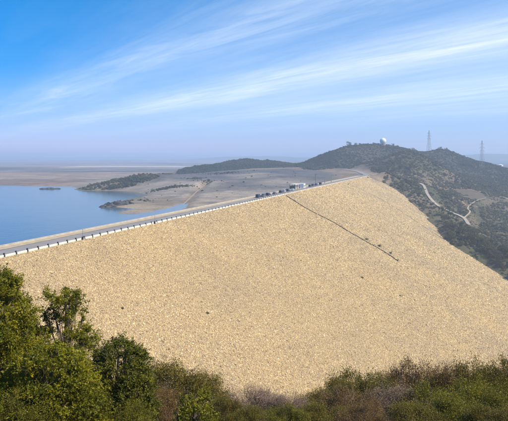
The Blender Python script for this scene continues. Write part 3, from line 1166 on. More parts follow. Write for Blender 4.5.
def car(kind, col, label, loc, rotz):
    tt = thing('parked_car', label, 'car', loc, rotz, 'vehicles standing on the dam road')
    if kind == 'van':
        L, W, H = 4.6, 1.75, 2.05
        out = [(-2.3, 0.35), (2.25, 0.35), (2.3, 0.95), (2.05, 1.1), (1.55, 1.85), (1.3, 2.05), (-2.1, 2.05), (-2.28, 1.9)]
        cab = (1.15, 1.9, -2.05, 1.55)
    elif kind == 'suv':
        L, W, H = 4.6, 1.8, 1.8
        out = [(-2.3, 0.4), (2.3, 0.4), (2.32, 0.95), (1.15, 1.12), (0.55, 1.72), (-1.9, 1.8), (-2.25, 1.2)]
        cab = (1.12, 1.66, -1.9, 0.75)
    else:
        L, W, H = 4.4, 1.7, 1.45
        out = [(-2.2, 0.32), (2.2, 0.32), (2.2, 0.75), (1.1, 0.92), (0.45, 1.4), (-0.95, 1.45), (-1.6, 1.0), (-2.2, 0.92)]
        cab = (0.92, 1.34, -1.35, 0.7)
    mb = MB()
    inset = 0.16
    zmid = cab[0]

    def sec(y, k):
        return ((0, y, 0), (1, 0, 0), (0, 0, 1))
    # body lofted across its width so that the cabin leans in
    n = len(out)
    V = []
    for y, k in ((-W / 2, 0), (-W / 2 + 0.06, 0), (W / 2 - 0.06, 0), (W / 2, 0)):
        edge = abs(y) > W / 2 - 0.03
        for a, b in out:
            lean = inset * max(0, (b - zmid)) / (H - zmid)
            yy = (abs(y) - lean) * (1 if y > 0 else -1)
            aa = a * (0.985 if edge else 1.0)
            V.append((aa, yy, b - (0.02 if edge and b > zmid else 0)))
    Fc = [tuple(range(n)), tuple(3 * n + k for k in range(n))[::-1]]
    for i in range(3):
        for k in range(n):
            k2 = (k + 1) % n
            Fc.append((i * n + k2, i * n + k, (i + 1) * n + k, (i + 1) * n + k2))
    mb.add(V, Fc)
    body = mb.build('body', PAINTS[col], tt)
    z0, z1, x0, x1 = cab
    lean0 = inset * 0.1
    lean1 = inset * (z1 - zmid) / (H - zmid)
    for sgn in (-1, 1):
        for (a, b) in ((x0 + 0.12, (x0 + x1) / 2 - 0.12), ((x0 + x1) / 2 - 0.02, x1 - 0.12)):
            mb = MB()
            yl, yh = sgn * (W / 2 - lean0 + 0.01), sgn * (W / 2 - lean1 + 0.015)
            tilt = 0.12
            mb.add([(a, yl, z0 + 0.03), (b, yl, z0 + 0.03), (b - tilt, yh, z1), (a + tilt, yh, z1),
                    (a, yl - sgn * 0.03, z0 + 0.03), (b, yl - sgn * 0.03, z0 + 0.03), (b - tilt, yh - sgn * 0.03, z1), (a + tilt, yh - sgn * 0.03, z1)],
                   [(0, 1, 2, 3), (7, 6, 5, 4), (0, 4, 5, 1), (1, 5, 6, 2), (2, 6, 7, 3), (3, 7, 4, 0)])
            mb.build('side_window', M['glass'], tt)
    # windscreen and rear window lie on the two sloping edges of the outline
    idx_f = [i for i in range(n - 1) if out[i][0] > out[i + 1][0] and out[i + 1][1] - out[i][1] > 0.4 and out[i][0] > 0]
    for nm, (a, b) in (('windscreen', (out[idx_f[0]], out[idx_f[0] + 1])), ('rear_window', (out[-2] if kind == 'van' else out[-3] if kind == 'sedan' else out[-2], out[-1] if kind != 'sedan' else out[-2]))):
        if b[1] < a[1]:
            a, b = b, a
        a, b = np.array(a), np.array(b)
        lo, hi = a + (b - a) * 0.12, a + (b - a) * 0.88
        d = (b - a) / np.linalg.norm(b - a)
        nn = np.array((d[1], -d[0])) * (1 if nm == 'windscreen' else -1)
        w0 = W / 2 - 0.2
        w1 = w0 - 0.1
        mb = MB()
        pts = []
        for off in (0.012, -0.02):
            l_, h_ = lo + nn * off, hi + nn * off
            pts += [(l_[0], -w0, l_[1]), (l_[0], w0, l_[1]), (h_[0], w1, h_[1]), (h_[0], -w1, h_[1])]
        mb.add(pts, [(0, 1, 2, 3), (7, 6, 5, 4), (0, 4, 5, 1), (1, 5, 6, 2), (2, 6, 7, 3), (3, 7, 4, 0)])
        mb.build(nm, M['glass'], tt)
    for sgn in (-1, 1):
        mb = MB(); mb.box(L / 2 - 0.06, L / 2 + 0.03, sgn * 0.6 - 0.16, sgn * 0.6 + 0.16, 0.66, 0.82); mb.build('headlight', M['lamp'], tt)
        mb = MB(); mb.box(-L / 2 - 0.03, -L / 2 + 0.08, sgn * 0.62 - 0.12, sgn * 0.62 + 0.12, 0.72, 0.9); mb.build('tail_light', M['tail'], tt)
        for x in (-1.4, 1.4):
            wheel_parts(tt, x, sgn * (W / 2 - 0.08), 0.33)
    return tt


spots = [(270, 'van', 'navy', 'dark navy van, nearest of the vehicles on the dam road', -7.2, 0),
         (274.5, 'suv', 'grey', 'dark grey car close ahead of the dark navy van', -7.0, PI),
         (279.5, 'suv', 'black', 'black car third from the near end of the vehicle row', -7.2, 0),
         (285.5, 'sedan', 'grey', 'low grey car midway between two black cars', -7.1, 0),
         (291.5, 'suv', 'black', 'black car before the gap leading up to the canopy', -7.2, 0),
         (294.6, 'van', 'silver', 'silver van in the row of cars before the canopy', -7.3, PI),
         (298.2, 'suv', 'navy', 'dark blue car directly beyond the silver van', -7.2, 0),
         (302.3, 'sedan', 'silver', 'low silver car standing short of the canopy', -7.2, PI),
         (318.8, 'suv', 'black', 'black car just past the white hut', -7.0, 0),
         (321.8, 'van', 'grey', 'grey van second past the white hut', -7.4, 0),
         (324.6, 'suv', 'navy', 'dark blue car beside the tall lamp pole', -7.2, PI),
         (328.6, 'van', 'black', 'black van farthest along the dam road', -7.2, 0)]
for pxx, kind, colr, lab, q, fl in spots:
    car(kind, colr, lab, dam_pt(s_of_px(pxx), q, CREST + 0.065), rz_dam + fl + random.uniform(-0.05, 0.05))

cs = s_of_px(308.5)
can = thing('canopy', 'flat pale roofed checkpoint canopy on posts beside the white hut', 'canopy', dam_pt(cs, -10.6, CREST + 0.1), rz_dam)
mb = MB(); mb.box(-7, 7, -2.6, 2.2, 3.55, 3.8); rf = mb.build('roof', M['hut_roof'], can)
mb = MB(); mb.box(-7.1, 7.1, -2.72, -2.61, 3.4, 3.85); mb.build('fascia', M['hut_roof'], rf)
for x in (-6.4, 0, 6.4):
    for y in (-2.1, 1.8):
        mb = MB(); mb.box(x - 0.12, x + 0.12, y - 0.12, y + 0.12, -0.2, 3.55); mb.build('post', M['dark_steel'], can)
mb = MB(); mb.box(-6.4, 6.4, 1.6, 1.72, 0, 2.4); mb.build('back_panel', M['dark_post'], can)
cs = s_of_px(314.6)
hut = thing('guard_hut', 'small white flat roofed hut on the dam road past the canopy', 'hut', dam_pt(cs, -9.6, CREST + 0.1), rz_dam)
mb = MB(); mb.box(-2.6, 2.6, -1.6, 1.5, -0.2, 3.0); mb.build('wall', M['white'], hut)
mb = MB(); mb.box(-2.8, 2.8, -1.8, 1.7, 3.0, 3.2); mb.build('roof', M['white'], hut)
mb = MB(); mb.box(-0.45, 0.45, -1.66, -1.58, -0.1, 2.0); d_ = mb.build('door', M['dark_post'], hut)
mb = MB(); mb.box(0.28, 0.36, -1.70, -1.665, 0.9, 1.05); mb.build('handle', M['rim'], d_)
for x in (-1.7, 1.6):
    mb = MB(); mb.box(x - 0.5, x + 0.5, -1.65, -1.58, 1.1, 2.1); w_ = mb.build('window', M['glass'], hut)
    mb = MB(); mb.box(x - 0.58, x + 0.58, -1.72, -1.605, 0.98, 1.095); mb.build('sill', M['concrete'], w_)

# ------------------------------------------------------------------ dome, pylons, tank on the hill
dx, dy = (383 - CX) / F * 1122, 1122.0
dz0 = gz(dx, dy) - 2.5
dome = thing('radome', 'white ball shaped dome on the top of the highest hill', 'dome', (dx, dy, dz0))
mb = MB()
prof_ = [(0.05, 16.4)] + [(6.4 * math.sin(a), 10.0 + 6.4 * math.cos(a)) for a in np.linspace(0.2, 2.45, 14)]
mb.lathe(prof_[::-1], 24)
mb.build('dome_shell', M['white'], dome)
mb = MB(); mb.lathe([(5.2, -4), (5.2, 4.2), (5.6, 4.3), (5.6, 5.0), (4.4, 5.1)], 20); mb.build('base_drum', M['concrete'], dome)
mb = MB(); mb.box(-8.5, -2, -3.5, 3.5, -2, 5.5); mb.build('annex', M['white'], dome)
for x in (-7.0, -5.2, -3.4):
    mb = MB(); mb.box(x - 0.5, x + 0.5, -3.58, -3.48, 2.0, 3.6); mb.build('window', M['glass'], dome)


def pylon(px, py_top, t, label, rotz):
    x, y = (px - CX) / F * t, t
    z0 = gz(x, y) - 0.5
    H = CAM_Z - (py_top - HY) / F * t - z0
    tt = thing('transmission_pylon', label, 'pylon', (x, y, z0), rotz, 'lattice pylons on the skyline')
    wd = lambda h: 3.4 * (1 - h / H) ** 1.15 * 1.0 + 0.45
    lv = [H * f for f in (0, .12, .23, .33, .42, .5, .575, .645, .71, .77, .83, .885, .94, 1.0)]
    for sx in (-1, 1):
        for sy in (-1, 1):
            mb = MB(); mb.tube([(sx * wd(h), sy * wd(h), h) for h in lv], 0.17, 4); mb.build('leg', M['steel'], tt)
    for i, (a, b) in enumerate(zip(lv[:-1], lv[1:])):
        mb = MB()
        wa, wb = wd(a), wd(b)
        ca = [(-wa, -wa, a), (wa, -wa, a), (wa, wa, a), (-wa, wa, a)]
        cb = [(-wb, -wb, b), (wb, -wb, b), (wb, wb, b), (-wb, wb, b)]
        for k in range(4):
            k2 = (k + 1) % 4
            mb.tube([ca[k], cb[k2]], 0.10, 4, False); mb.tube([ca[k2], cb[k]], 0.10, 4, False); mb.tube([cb[k], cb[k2]], 0.10, 4, False)
        mb.build('bracing', M['steel'], tt)
    for f, L in ((0.62, 5.2), (0.745, 6.2), (0.87, 4.6)):
        h = H * f
        mb = MB()
        for sg in (-1, 1):
            tip = (sg * L, 0, h + 0.2)
            for sy in (-1, 1):
                mb.tube([(sg * wd(h), sy * wd(h), h), tip], 0.12, 4)
                mb.tube([(sg * wd(h), sy * wd(h), h + 1.6), tip], 0.12, 4)
        arm = mb.build('crossarm', M['steel'], tt)
        for sg in (-1, 1):
            mb = MB()
            mb.lathe([(0.05, h - 2.0)] + [(0.17 if k % 2 else 0.07, h - 1.9 + 0.18 * k) for k in range(11)], 6)
            mb.v = [(a + sg * L, b, c_) for a, b, c_ in mb.v]
            mb.build('insulator', M['dark_post'], arm)
    return tt


pylon(429, 130.5, 1165, 'steel lattice pylon rising behind the hilltop, nearer the dome', 0.5)
pylon(482, 140.5, 1050, 'steel lattice pylon standing lower down at the far right of the ridge', 0.35)

x, y = (500.5 - CX) / F * 1120, 1120.0
tank = thing('water_tank', 'small white round tank on the slope right of the pylons', 'tank', (x, y, gz(x, y)))
mb = MB(); mb.lathe([(5.0, -2), (5.0, 4.4), (4.6, 4.6)], 20); mb.build('tank_wall', M['white'], tank)
mb = MB(); mb.lathe([(5.2, 4.61), (2.6, 5.5), (0.1, 5.8)], 20); mb.build('roof', M['white'], tank)

# ------------------------------------------------------------------ rocks and islet by the water


def rocky(name, label, pts, rad, hgt, seed):
    """an outcrop: a lumpy mass of facets lying along a line of points"""
    r = np.random.default_rng(seed)
    o_ = thing(name, label, 'rock', tuple(pts[0][:2]) + (0.0,))
    for k, p_ in enumerate(pts):
        n_lat, n_lon = 7, 12
        V, Fc = [], []
        for i in range(n_lat):
            th = PI * 0.5 * i / (n_lat - 1)
            for j in range(n_lon):
                ph = 2 * PI * j / n_lon
                rr = r.uniform(0.72, 1.2)
                V.append((rad[k] * math.cos(th) * math.cos(ph) * rr + p_[0] - pts[0][0], 0.75 * rad[k] * math.cos(th) * math.sin(ph) * rr + p_[1] - pts[0][1],
                          -1.0 + (hgt[k] + 1.0) * math.sin(th) * (rr if i < n_lat - 1 else 1)))
        for i in range(n_lat - 1):
            for j in range(n_lon):
                j2 = (j + 1) % n_lon
                Fc.append((i * n_lon + j, i * n_lon + j2, (i + 1) * n_lon + j2, (i + 1) * n_lon + j))
        mb = MB(); mb.add(V, Fc); mb.build('boulder_mass', M['rock'], o_)
    return o_


pts = [at(103.5, 206.8, 500), at(108, 206.5, 502), at(113, 206, 506), at(118.5, 205.5, 510), at(124, 205, 514), at(129, 204.5, 518)]
rocky('rock_outcrop', 'dark jagged rock outcrop at the tip of the sandy spit', pts, [4.5, 6.5, 7.5, 8, 7.5, 6], [1.6, 3.0, 4.4, 5.0, 4.8, 3.6], 5)
pts = [at(44, 189, 790), at(50, 189, 790), at(57, 189, 792)]
rocky('islet', 'low dark islet lying alone in the far water', pts, [8, 9, 7], [1.6, 2.2, 1.4], 6)

# ------------------------------------------------------------------ scrub on the hills (beyond counting)


def shrub_proto(seed, n, leaf, flat=0.75):
    r = np.random.default_rng(seed)
    lobes = r.uniform(-0.55, 0.55, (5, 3)) * (1, 1, 0.5) + (0, 0, 0.55)
    k = r.integers(0, 5, n)
    d = r.normal(size=(n, 3))
    d /= np.linalg.norm(d, axis=1)[:, None]
    Pq = lobes[k] + d * (0.52 * r.uniform(0.5, 1.0, n) ** 0.5)[:, None]
    Pq[:, 2] = np.maximum(Pq[:, 2] * flat, 0.02)
    lv = np.clip(0.5 * r.uniform(0, 1, n) + 0.5 * r.uniform(0, 1, 5)[k], 0, 1)
    V, Fq, l4 = leaf_quads(Pq, leaf, r, 0.3, 0.75, lv, outward=d)
    return V, Fq, l4


protos = [shrub_proto(200 + k, 130, 0.34) for k in range(5)]
PX = []


def throw(n, x0, x1, y0, y1):
    return np.stack([RNG.uniform(x0, x1, n), RNG.uniform(y0, y1, n)], 1)


cand = np.vstack([throw(26000, 90, 640, 405, 820), throw(38000, 60, 700, 780, 1240), throw(14000, -190, 160, 1040, 1290), throw(2600, -270, -110, 730, 860)])
land = []
for px, py, t, ax, ay, k in ((172, 188.5, 690, 26, 5, 260), (160, 191, 680, 14, 4, 90), (207, 183.5, 735, 9, 5, 90), (196, 181, 800, 16, 8, 110), (165, 176, 870, 16, 8, 60), (225, 176, 900, 40, 14, 160), (150, 201, 560, 16, 8, 40)):
    c_ = at(px, py, t)
    land.append(np.stack([RNG.normal(c_[0], ax * 0.5, k), RNG.normal(c_[1], ay, k)], 1))
land.append(throw(150, -180, 120, 520, 1030))
land = np.vstack(land)
nl_ = len(land)
cand = np.vstack([cand, land])
x, y = cand[:, 0], cand[:, 1]
hmk = hill_mask(x, y)
z = ground(x, y)
s_, q_ = sq(x, y)
clump = fbm(x, y, 60, 4, 81) + 0.6 * fbm(x, y, 18, 3, 82)
okm = (hmk > 0.45) & ((z > 0.6) | (q_ > 0)) & (clump > np.where(y > 880, -0.8, -0.45)) & (np.abs(x / y) < 0.56)
inside = (z < dam_top(x, y) + 0.5) & (q_ > -20) & (s_ < S1)
okm |= (np.arange(len(x)) >= len(x) - nl_) & (z > 0.8) & (q_ < -40)
okm &= ~inside
low = np.zeros(len(x), bool)
for pth, hw in ((TRACK, 4.0), (SIDE_TRACK, 3.0), (RIM_ROAD, 9.0)):
    d = np.sqrt(((x[:, None] - pth[None, :, 0]) ** 2 + (y[:, None] - pth[None, :, 1]) ** 2).min(1))
    okm &= d > hw
    if hw < 6:
        k_ = ((x[:, None] - pth[None, :, 0]) ** 2 + (y[:, None] - pth[None, :, 1]) ** 2).argmin(1)
        low |= (d < 14) & (y < pth[k_, 1])
okm &= np.exp(-(((x - 372) / 14) ** 2 + ((y - 800) / 8) ** 2) ** 2) < 0.3
okm &= np.exp(-(((x - 172) / 45) ** 2 + ((y - 742) / 16) ** 2) ** 2) < 0.3
x, y, z, clump = x[okm], y[okm], z[okm], clump[okm]
n = len(x)
sc = RNG.lognormal(0, 0.35, n) * (1.5 + 1.0 * np.clip(clump, -0.3, 1)) * np.where(low[okm], 0.3, 1.0) * np.where(q_[okm] < -40, np.where(hmk[okm] > 0.45, 1, 0.6), 1)
sc = np.clip(sc, 0.6, 3.6)
tint = np.clip(0.5 - 0.55 * clump + RNG.normal(0, 0.2, n), 0, 1) * (1 - 0.55 * sstep(820, 960, y))
o = scatter('hill_scrub', protos, np.stack([x, y, z - 0.2], 1), np.stack([np.zeros(n), np.zeros(n), RNG.uniform(0, 6.28, n)], 1),
            sc[:, None] * RNG.uniform(0.8, 1.25, (n, 3)), RNG.integers(0, 5, n), tint, M['scrub'])
tag(o, 'dense dry green scrub covering the hills behind the dam', 'scrub', kind='stuff')
print('shrubs', n)

# ------------------------------------------------------------------ trees one can tell apart on the hills


def crown_cloud(rng, centres, rads, per, leaf, up=0.3, aspect=0.55):
    P_, O_, L_ = [], [], []
    for c_, r_ in zip(centres, rads):
        n_ = max(6, int(per * r_ ** 2))
        d = rng.normal(size=(n_, 3))
        d /= np.linalg.norm(d, axis=1)[:, None]
        P_.append(c_ + d * (r_ * rng.uniform(0.25, 1.0, n_) ** 0.6)[:, None] * (1, 1, 0.78))
        O_.append(d)
        L_.append(np.clip(rng.uniform(0, 1) * 0.45 + rng.uniform(0, 0.55, n_), 0, 1))
    return leaf_quads(np.vstack(P_), leaf, rng, up, aspect, np.concatenate(L_), np.vstack(O_))


def spray_cloud(rng, centres, rads, twigs, leaves, leaf, aspect=0.42, rise=0.35, spread=0.16):
    """leafy twigs fanning out of every clump; each leaf lies along its twig"""
    C_, L_, R_, T_ = [], [], [], []
    for c_, r_ in zip(centres, rads):
        n_ = max(5, int(twigs * (r_ / 0.3) ** 2))
        C_.append(np.repeat(np.asarray(c_, float)[None, :], n_, 0))
        R_.append(np.full(n_, r_))
        T_.append(np.clip(rng.uniform(0, 0.4) + rng.uniform(0, 0.35, n_), 0, 1))
    C_, R_, T_ = np.vstack(C_), np.concatenate(R_), np.concatenate(T_)
    n_ = len(C_)
    d = rng.normal(size=(n_, 3))
    d /= np.linalg.norm(d, axis=1)[:, None]
    d[:, 2] = d[:, 2] * 0.85 + rise
    d /= np.linalg.norm(d, axis=1)[:, None]
    ln = R_ * rng.uniform(0.55, 1.3, n_)
    C_ = C_ + rng.normal(0, 0.22, (n_, 3)) * R_[:, None]
    u_ = rng.uniform(0.15, 1.0, (n_, leaves))
    P_ = C_[:, None, :] + d[:, None, :] * (ln[:, None] * u_)[:, :, None] + rng.normal(0, spread, (n_, leaves, 3)) * R_[:, None, None]
    P_[:, :, 2] -= (0.12 * ln[:, None] * u_ ** 2)
    ax = (d[:, None, :] + 0.65 * rng.normal(size=(n_, leaves, 3))).reshape(-1, 3)
    P_ = P_.reshape(-1, 3)
    ax /= np.linalg.norm(ax, axis=1)[:, None]
    nr = np.cross(ax, rng.normal(size=ax.shape))
    nr *= np.where(nr[:, 2:] < 0, -1, 1)
    nr += np.array((0, 0, 0.25))
    nr -= ax * (nr * ax).sum(1)[:, None]
    nr /= np.linalg.norm(nr, axis=1)[:, None] + 1e-9
    b_ = np.cross(nr, ax)
    s_ = (leaf * rng.uniform(0.6, 1.4, len(P_)))[:, None]
    V = np.stack([P_ - ax * s_ * 0.5, P_ + b_ * s_ * 0.5 * aspect - nr * s_ * 0.08, P_ + ax * s_ * 0.5, P_ - b_ * s_ * 0.5 * aspect - nr * s_ * 0.08], 1).reshape(-1, 3)
    lv = np.clip(np.repeat(T_, leaves) + 0.25 * u_.ravel() * rng.uniform(0, 1, len(P_)), 0, 1)
    return V, np.arange(len(V)).reshape(-1, 4), np.repeat(lv, 4)


def hill_tree_meshes(seed):
    r = np.random.default_rng(seed)
    H = 1.0
    cen = []
    for k in range(13):
        a = r.uniform(0, 2 * PI)
        h = r.uniform(0.32, 0.92)
        rad = 0.34 * math.sqrt(max(0.05, 1 - ((h - 0.55) / 0.5) ** 2)) * r.uniform(0.5, 1.1)
        cen.append((rad * math.cos(a), rad * math.sin(a), h))
    cen = np.array(cen)
    V, Fq, l4 = crown_cloud(r, cen, r.uniform(0.13, 0.23, 13), 4200, 0.05)
    crown = mesh_np('crown', V, Fq, {'lv': l4})
    crown.materials.append(M['leaf_far'])
    mb = MB()
    mb.tube([(0, 0, -0.06), (0.01, 0.01, 0.25), (0.0, 0.02, 0.55), (0.02, 0, 0.8)], [0.035, 0.026, 0.017, 0.006], 6)
    for c_ in cen[::2]:
        mb.tube([(0, 0, c_[2] * 0.45), tuple(c_ * (0.55, 0.55, 0.8)), tuple(c_)], [0.014, 0.009, 0.004], 4, False)
    tr = mb.mesh('trunk')
    tr.materials.append(M['bark'])
    return crown, tr


HT = [hill_tree_meshes(300 + k) for k in range(5)]


def hill_tree(x, y, h, w, k, label, group):
    tt = thing('hill_tree', label, 'tree', (x, y, gz(x, y) - 0.14 * h), random.uniform(0, 6.28), group)
    tt.scale = (w, w, h)
    link('crown', HT[k][0], None, tt)
    link('trunk', HT[k][1], None, tt)
    return tt


gro = [(405, 196), (411, 202), (417, 207), (424, 213), (430, 219), (436, 226), (442, 233), (447, 239), (453, 244), (460, 248), (467, 253), (474, 257), (481, 262), (488, 266), (495, 270), (502, 275), (509, 280), (517, 286)]
kk = 0
for i, (a, b) in enumerate(gro):
    g = face_at(a, b)
    for rpt in range(3):
        off = 4 + rpt * 9 + random.uniform(-2, 2)
        xx, yy = g[0] + off * 0.72 + random.uniform(-4, 4), g[1] + off * 0.72 + random.uniform(-4, 4)
        if np.hypot(TRACK[:, 0] - xx, TRACK[:, 1] - yy).min() < 16:
            continue
        if gz(xx, yy) < float(dam_top(np.array(xx), np.array(yy))) + 0.2:
            xx, yy = xx + 8, yy + 8
        h = random.uniform(5.5, 9.5) * (0.65 if i < 5 else 1.0 if i < 8 else 1.25)
        hill_tree(xx, yy, h, h * random.uniform(0.9, 1.25), kk % 5, ('small dark green tree in the upper, thinner end of the belt edging the stone face' if i < 6 else 'dark green tree in the middle stretch of the dense belt edging the stone face' if i < 12 else 'dark green tree at the lower right end of the dense belt edging the stone face'), 'trees along the right edge of the dam')
        kk += 1
for pxx, t, h, lab in ((322, 1062, 7, 'small round tree low on the left shoulder of the highest hill'), (330, 1085, 6, 'tree on the rising left skyline of the highest hill'),
                       (349, 1108, 11, 'tall tree standing out on the skyline left of the dome'), (356, 1112, 7, 'broad low tree beside the tall skyline tree'),
                       (361, 1112, 8, 'dark tree midway between the tall skyline tree and dome'), (374, 1116, 6, 'low dark tree just left of the white dome'),
                       (393, 1136, 7, 'round dark tree just right of the white dome'), (398, 1138, 5, 'smaller tree second to the right of the dome'),
                       (413, 1150, 7, 'tree on the skyline left of the first pylon'), (440, 1160, 8, 'tree on the knoll right of the first pylon'),
                       (446, 1160, 7, 'tree on the falling side of the knoll past the first pylon'), (463, 1160, 7, 'tree on the skyline between the two pylons')):
    hill_tree((pxx - CX) / F * t, t, h, h * 1.25, kk % 5, lab, 'trees on the hill skyline')
    kk += 1
for pxx, t in ((374, 838), (380, 842), (387, 836), (394, 832), (402, 834), (410, 832), (417, 838), (425, 846)):
    h = random.uniform(7, 11)
    hill_tree((pxx - CX) / F * t, t + random.uniform(-5, 5), h, h * 1.15, kk % 5, 'dark tree in the shaded row at the foot of the nearer ridge', 'trees at the foot of the nearer ridge')
    kk += 1

# small bushes growing out of the stone face
fb = [((123, 309), 0.8, 'tiny dark bush on the stone face above the green tree'), ((208, 314), 1.0, 'tiny dark bush alone in the middle of the stone face'),
      ((366, 240), 2.2, 'dark bush beside the drain, upper of the row'), ((379, 246.5), 2.4, 'dark bush beside the drain, largest of the row'), ((391, 254), 2.4, 'dark bush near the lower end of the drain'),
      ((397, 261), 1.8, 'dark bush at the bottom tip of the drain'), ((362, 278), 1.2, 'tiny bush on the face below the drain'), ((400, 296), 1.2, 'tiny bush low on the right of the stone face'),
      ((173, 366), 0.55, 'tiny dark bush on the stones just above the olive shrub'), ((348, 184.5), 1.8, 'dark bush at the top of the pale drain near the parapet'), ((368, 178), 2.6, 'small dark bush on the rounded far top of the face')]
sh = [shrub_proto(400 + k, 260, 0.22) for k in range(2)]
shm = []
for V, Fq, l4 in sh:
    m_ = mesh_np('foliage', V, Fq, {'lv': l4})
    m_.materials.append(M['leaf_far'])
    shm.append(m_)
st = MB()
for k in range(7):
    a = k * 0.9
    st.tube([(0, 0, -0.15), (0.2 * math.cos(a), 0.2 * math.sin(a), 0.3), (0.45 * math.cos(a), 0.45 * math.sin(a), 0.65)], [0.03, 0.02, 0.01], 4, False)
stm = st.mesh('stems')
stm.materials.append(M['bark'])
for k, (pp, sz, lab) in enumerate(fb):
    g = face_at(*pp)
    tt = thing('face_bush', lab, 'bush', tuple(g), k * 1.3, 'bushes growing on the stone face')
    tt.scale = (sz * 0.62, sz * 0.62, sz * 0.62)
    link('foliage', shm[k % 2], None, tt)
    link('stems', stm, None, tt)

# ------------------------------------------------------------------ foreground trees


def near_tree(name, label, px, py_top, t, halfw, base_px, n_clump, seed, mat, leaf=0.062, per=900, low=0.12, shape=None, clump=(0.26, 0.46)):
    r = np.random.default_rng(seed)
    bx = (base_px - CX) / F * t
    zb = gz(bx, t)
    H = CAM_Z - (py_top - HY) / F * t - zb
    cx0 = (px - CX) / F * t - bx
    tt = thing(name, label, 'tree', (bx, t, zb - 0.05), 0)
    cen, rad = [], []
    for k in range(n_clump):
        for _try in range(20):
            h = r.uniform(low, 0.97)
            prof = (shape(h) if shape else math.sqrt(max(0.03, 1 - ((h - 0.42) / 0.6) ** 2)))
            a = r.uniform(0, 2 * PI)
            rr = prof * halfw * math.sqrt(r.uniform(0.25, 1.0))
            c_ = np.array((cx0 * (0.3 + 0.7 * h) + rr * math.cos(a), rr * math.sin(a), h * H - 0.15))
            if all(np.linalg.norm(c_ - d_) > 0.22 for d_ in cen):
                break
        cen.append(c_)
        rad.append(r.uniform(*clump) * (0.85 if h > 0.8 else 1.0))
    V, Fq, l4 = spray_cloud(r, cen, rad, 34 * per / 900, 17, leaf * 1.15, 0.42, 0.3, 0.13)
    m_ = mesh_np('crown', V, Fq, {'lv': l4})
    link('crown', m_, mat, tt)
    mb = MB()
    tx = cx0 * 0.75
    mb.tube([(0, 0, -0.4), (tx * 0.12, 0.03, H * 0.2), (tx * 0.45, -0.03, H * 0.45), (tx * 0.8, 0.02, H * 0.7), (tx, 0, H * 0.88)], [0.11, 0.09, 0.065, 0.04, 0.015], 8)
    mb.build('trunk', M['bark'], tt)
    mb = MB()
    for c_ in cen:
        h0 = max(0.1, c_[2] / H * 0.55)
        st_ = np.array((tx * h0, 0, H * h0))
        mid = st_ * 0.45 + c_ * 0.55 + np.array((0, 0, -0.06)) + r.normal(0, 0.05, 3)
        mb.tube([st_, mid, c_], [0.018, 0.011, 0.004], 4, False)
        for _ in range(5):
            e = c_ + r.normal(0, 0.16, 3)
            mb.tube([mid * 0.25 + c_ * 0.75, e], [0.008, 0.003], 3, False)
    mb.build('limbs', M['bark'], tt)
    return tt


near_tree('leafy_tree', 'tall leafy tree filling the left edge of the foreground', -6, 262, 15.5, 2.0, -10, 190, 501, M['leaf_tree'], per=900, clump=(0.2, 0.4),
          shape=lambda h: 0.95 * (1 - h) ** 0.55 + 0.08)
near_tree('sapling', 'thin open sapling rising above the other foreground trees', 66, 282, 17.0, 1.0, 66, 78, 502, M['leaf_tree'], per=700, low=0.3, clump=(0.16, 0.3),
          shape=lambda h: 0.55 + 0.45 * math.sin(h * 7.0) ** 2)
near_tree('leafy_tree', 'rounded dark green tree beside the sapling', 118, 336, 16.5, 1.15, 118, 160, 503, M['leaf_dark'], per=850, low=0.05, clump=(0.17, 0.34),
          shape=lambda h: math.sqrt(max(0.05, 1 - (max(h - 0.3, 0) / 0.72) ** 2)))
near_tree('leafy_tree', 'bright green tree at the lower left before the sapling', 52, 340, 14.2, 1.35, 50, 130, 504, M['leaf_tree'], per=850, low=0.0, clump=(0.18, 0.35),
          shape=lambda h: math.sqrt(max(0.05, 1 - (max(h - 0.3, 0) / 0.72) ** 2)))
near_tree('young_tree', 'small bright green young tree at the bottom edge left of centre', 196, 387, 14.5, 0.6, 194, 34, 505, M['leaf_tree'], per=900, low=0.0, leaf=0.055, clump=(0.14, 0.27))

# ------------------------------------------------------------------ foreground bushes


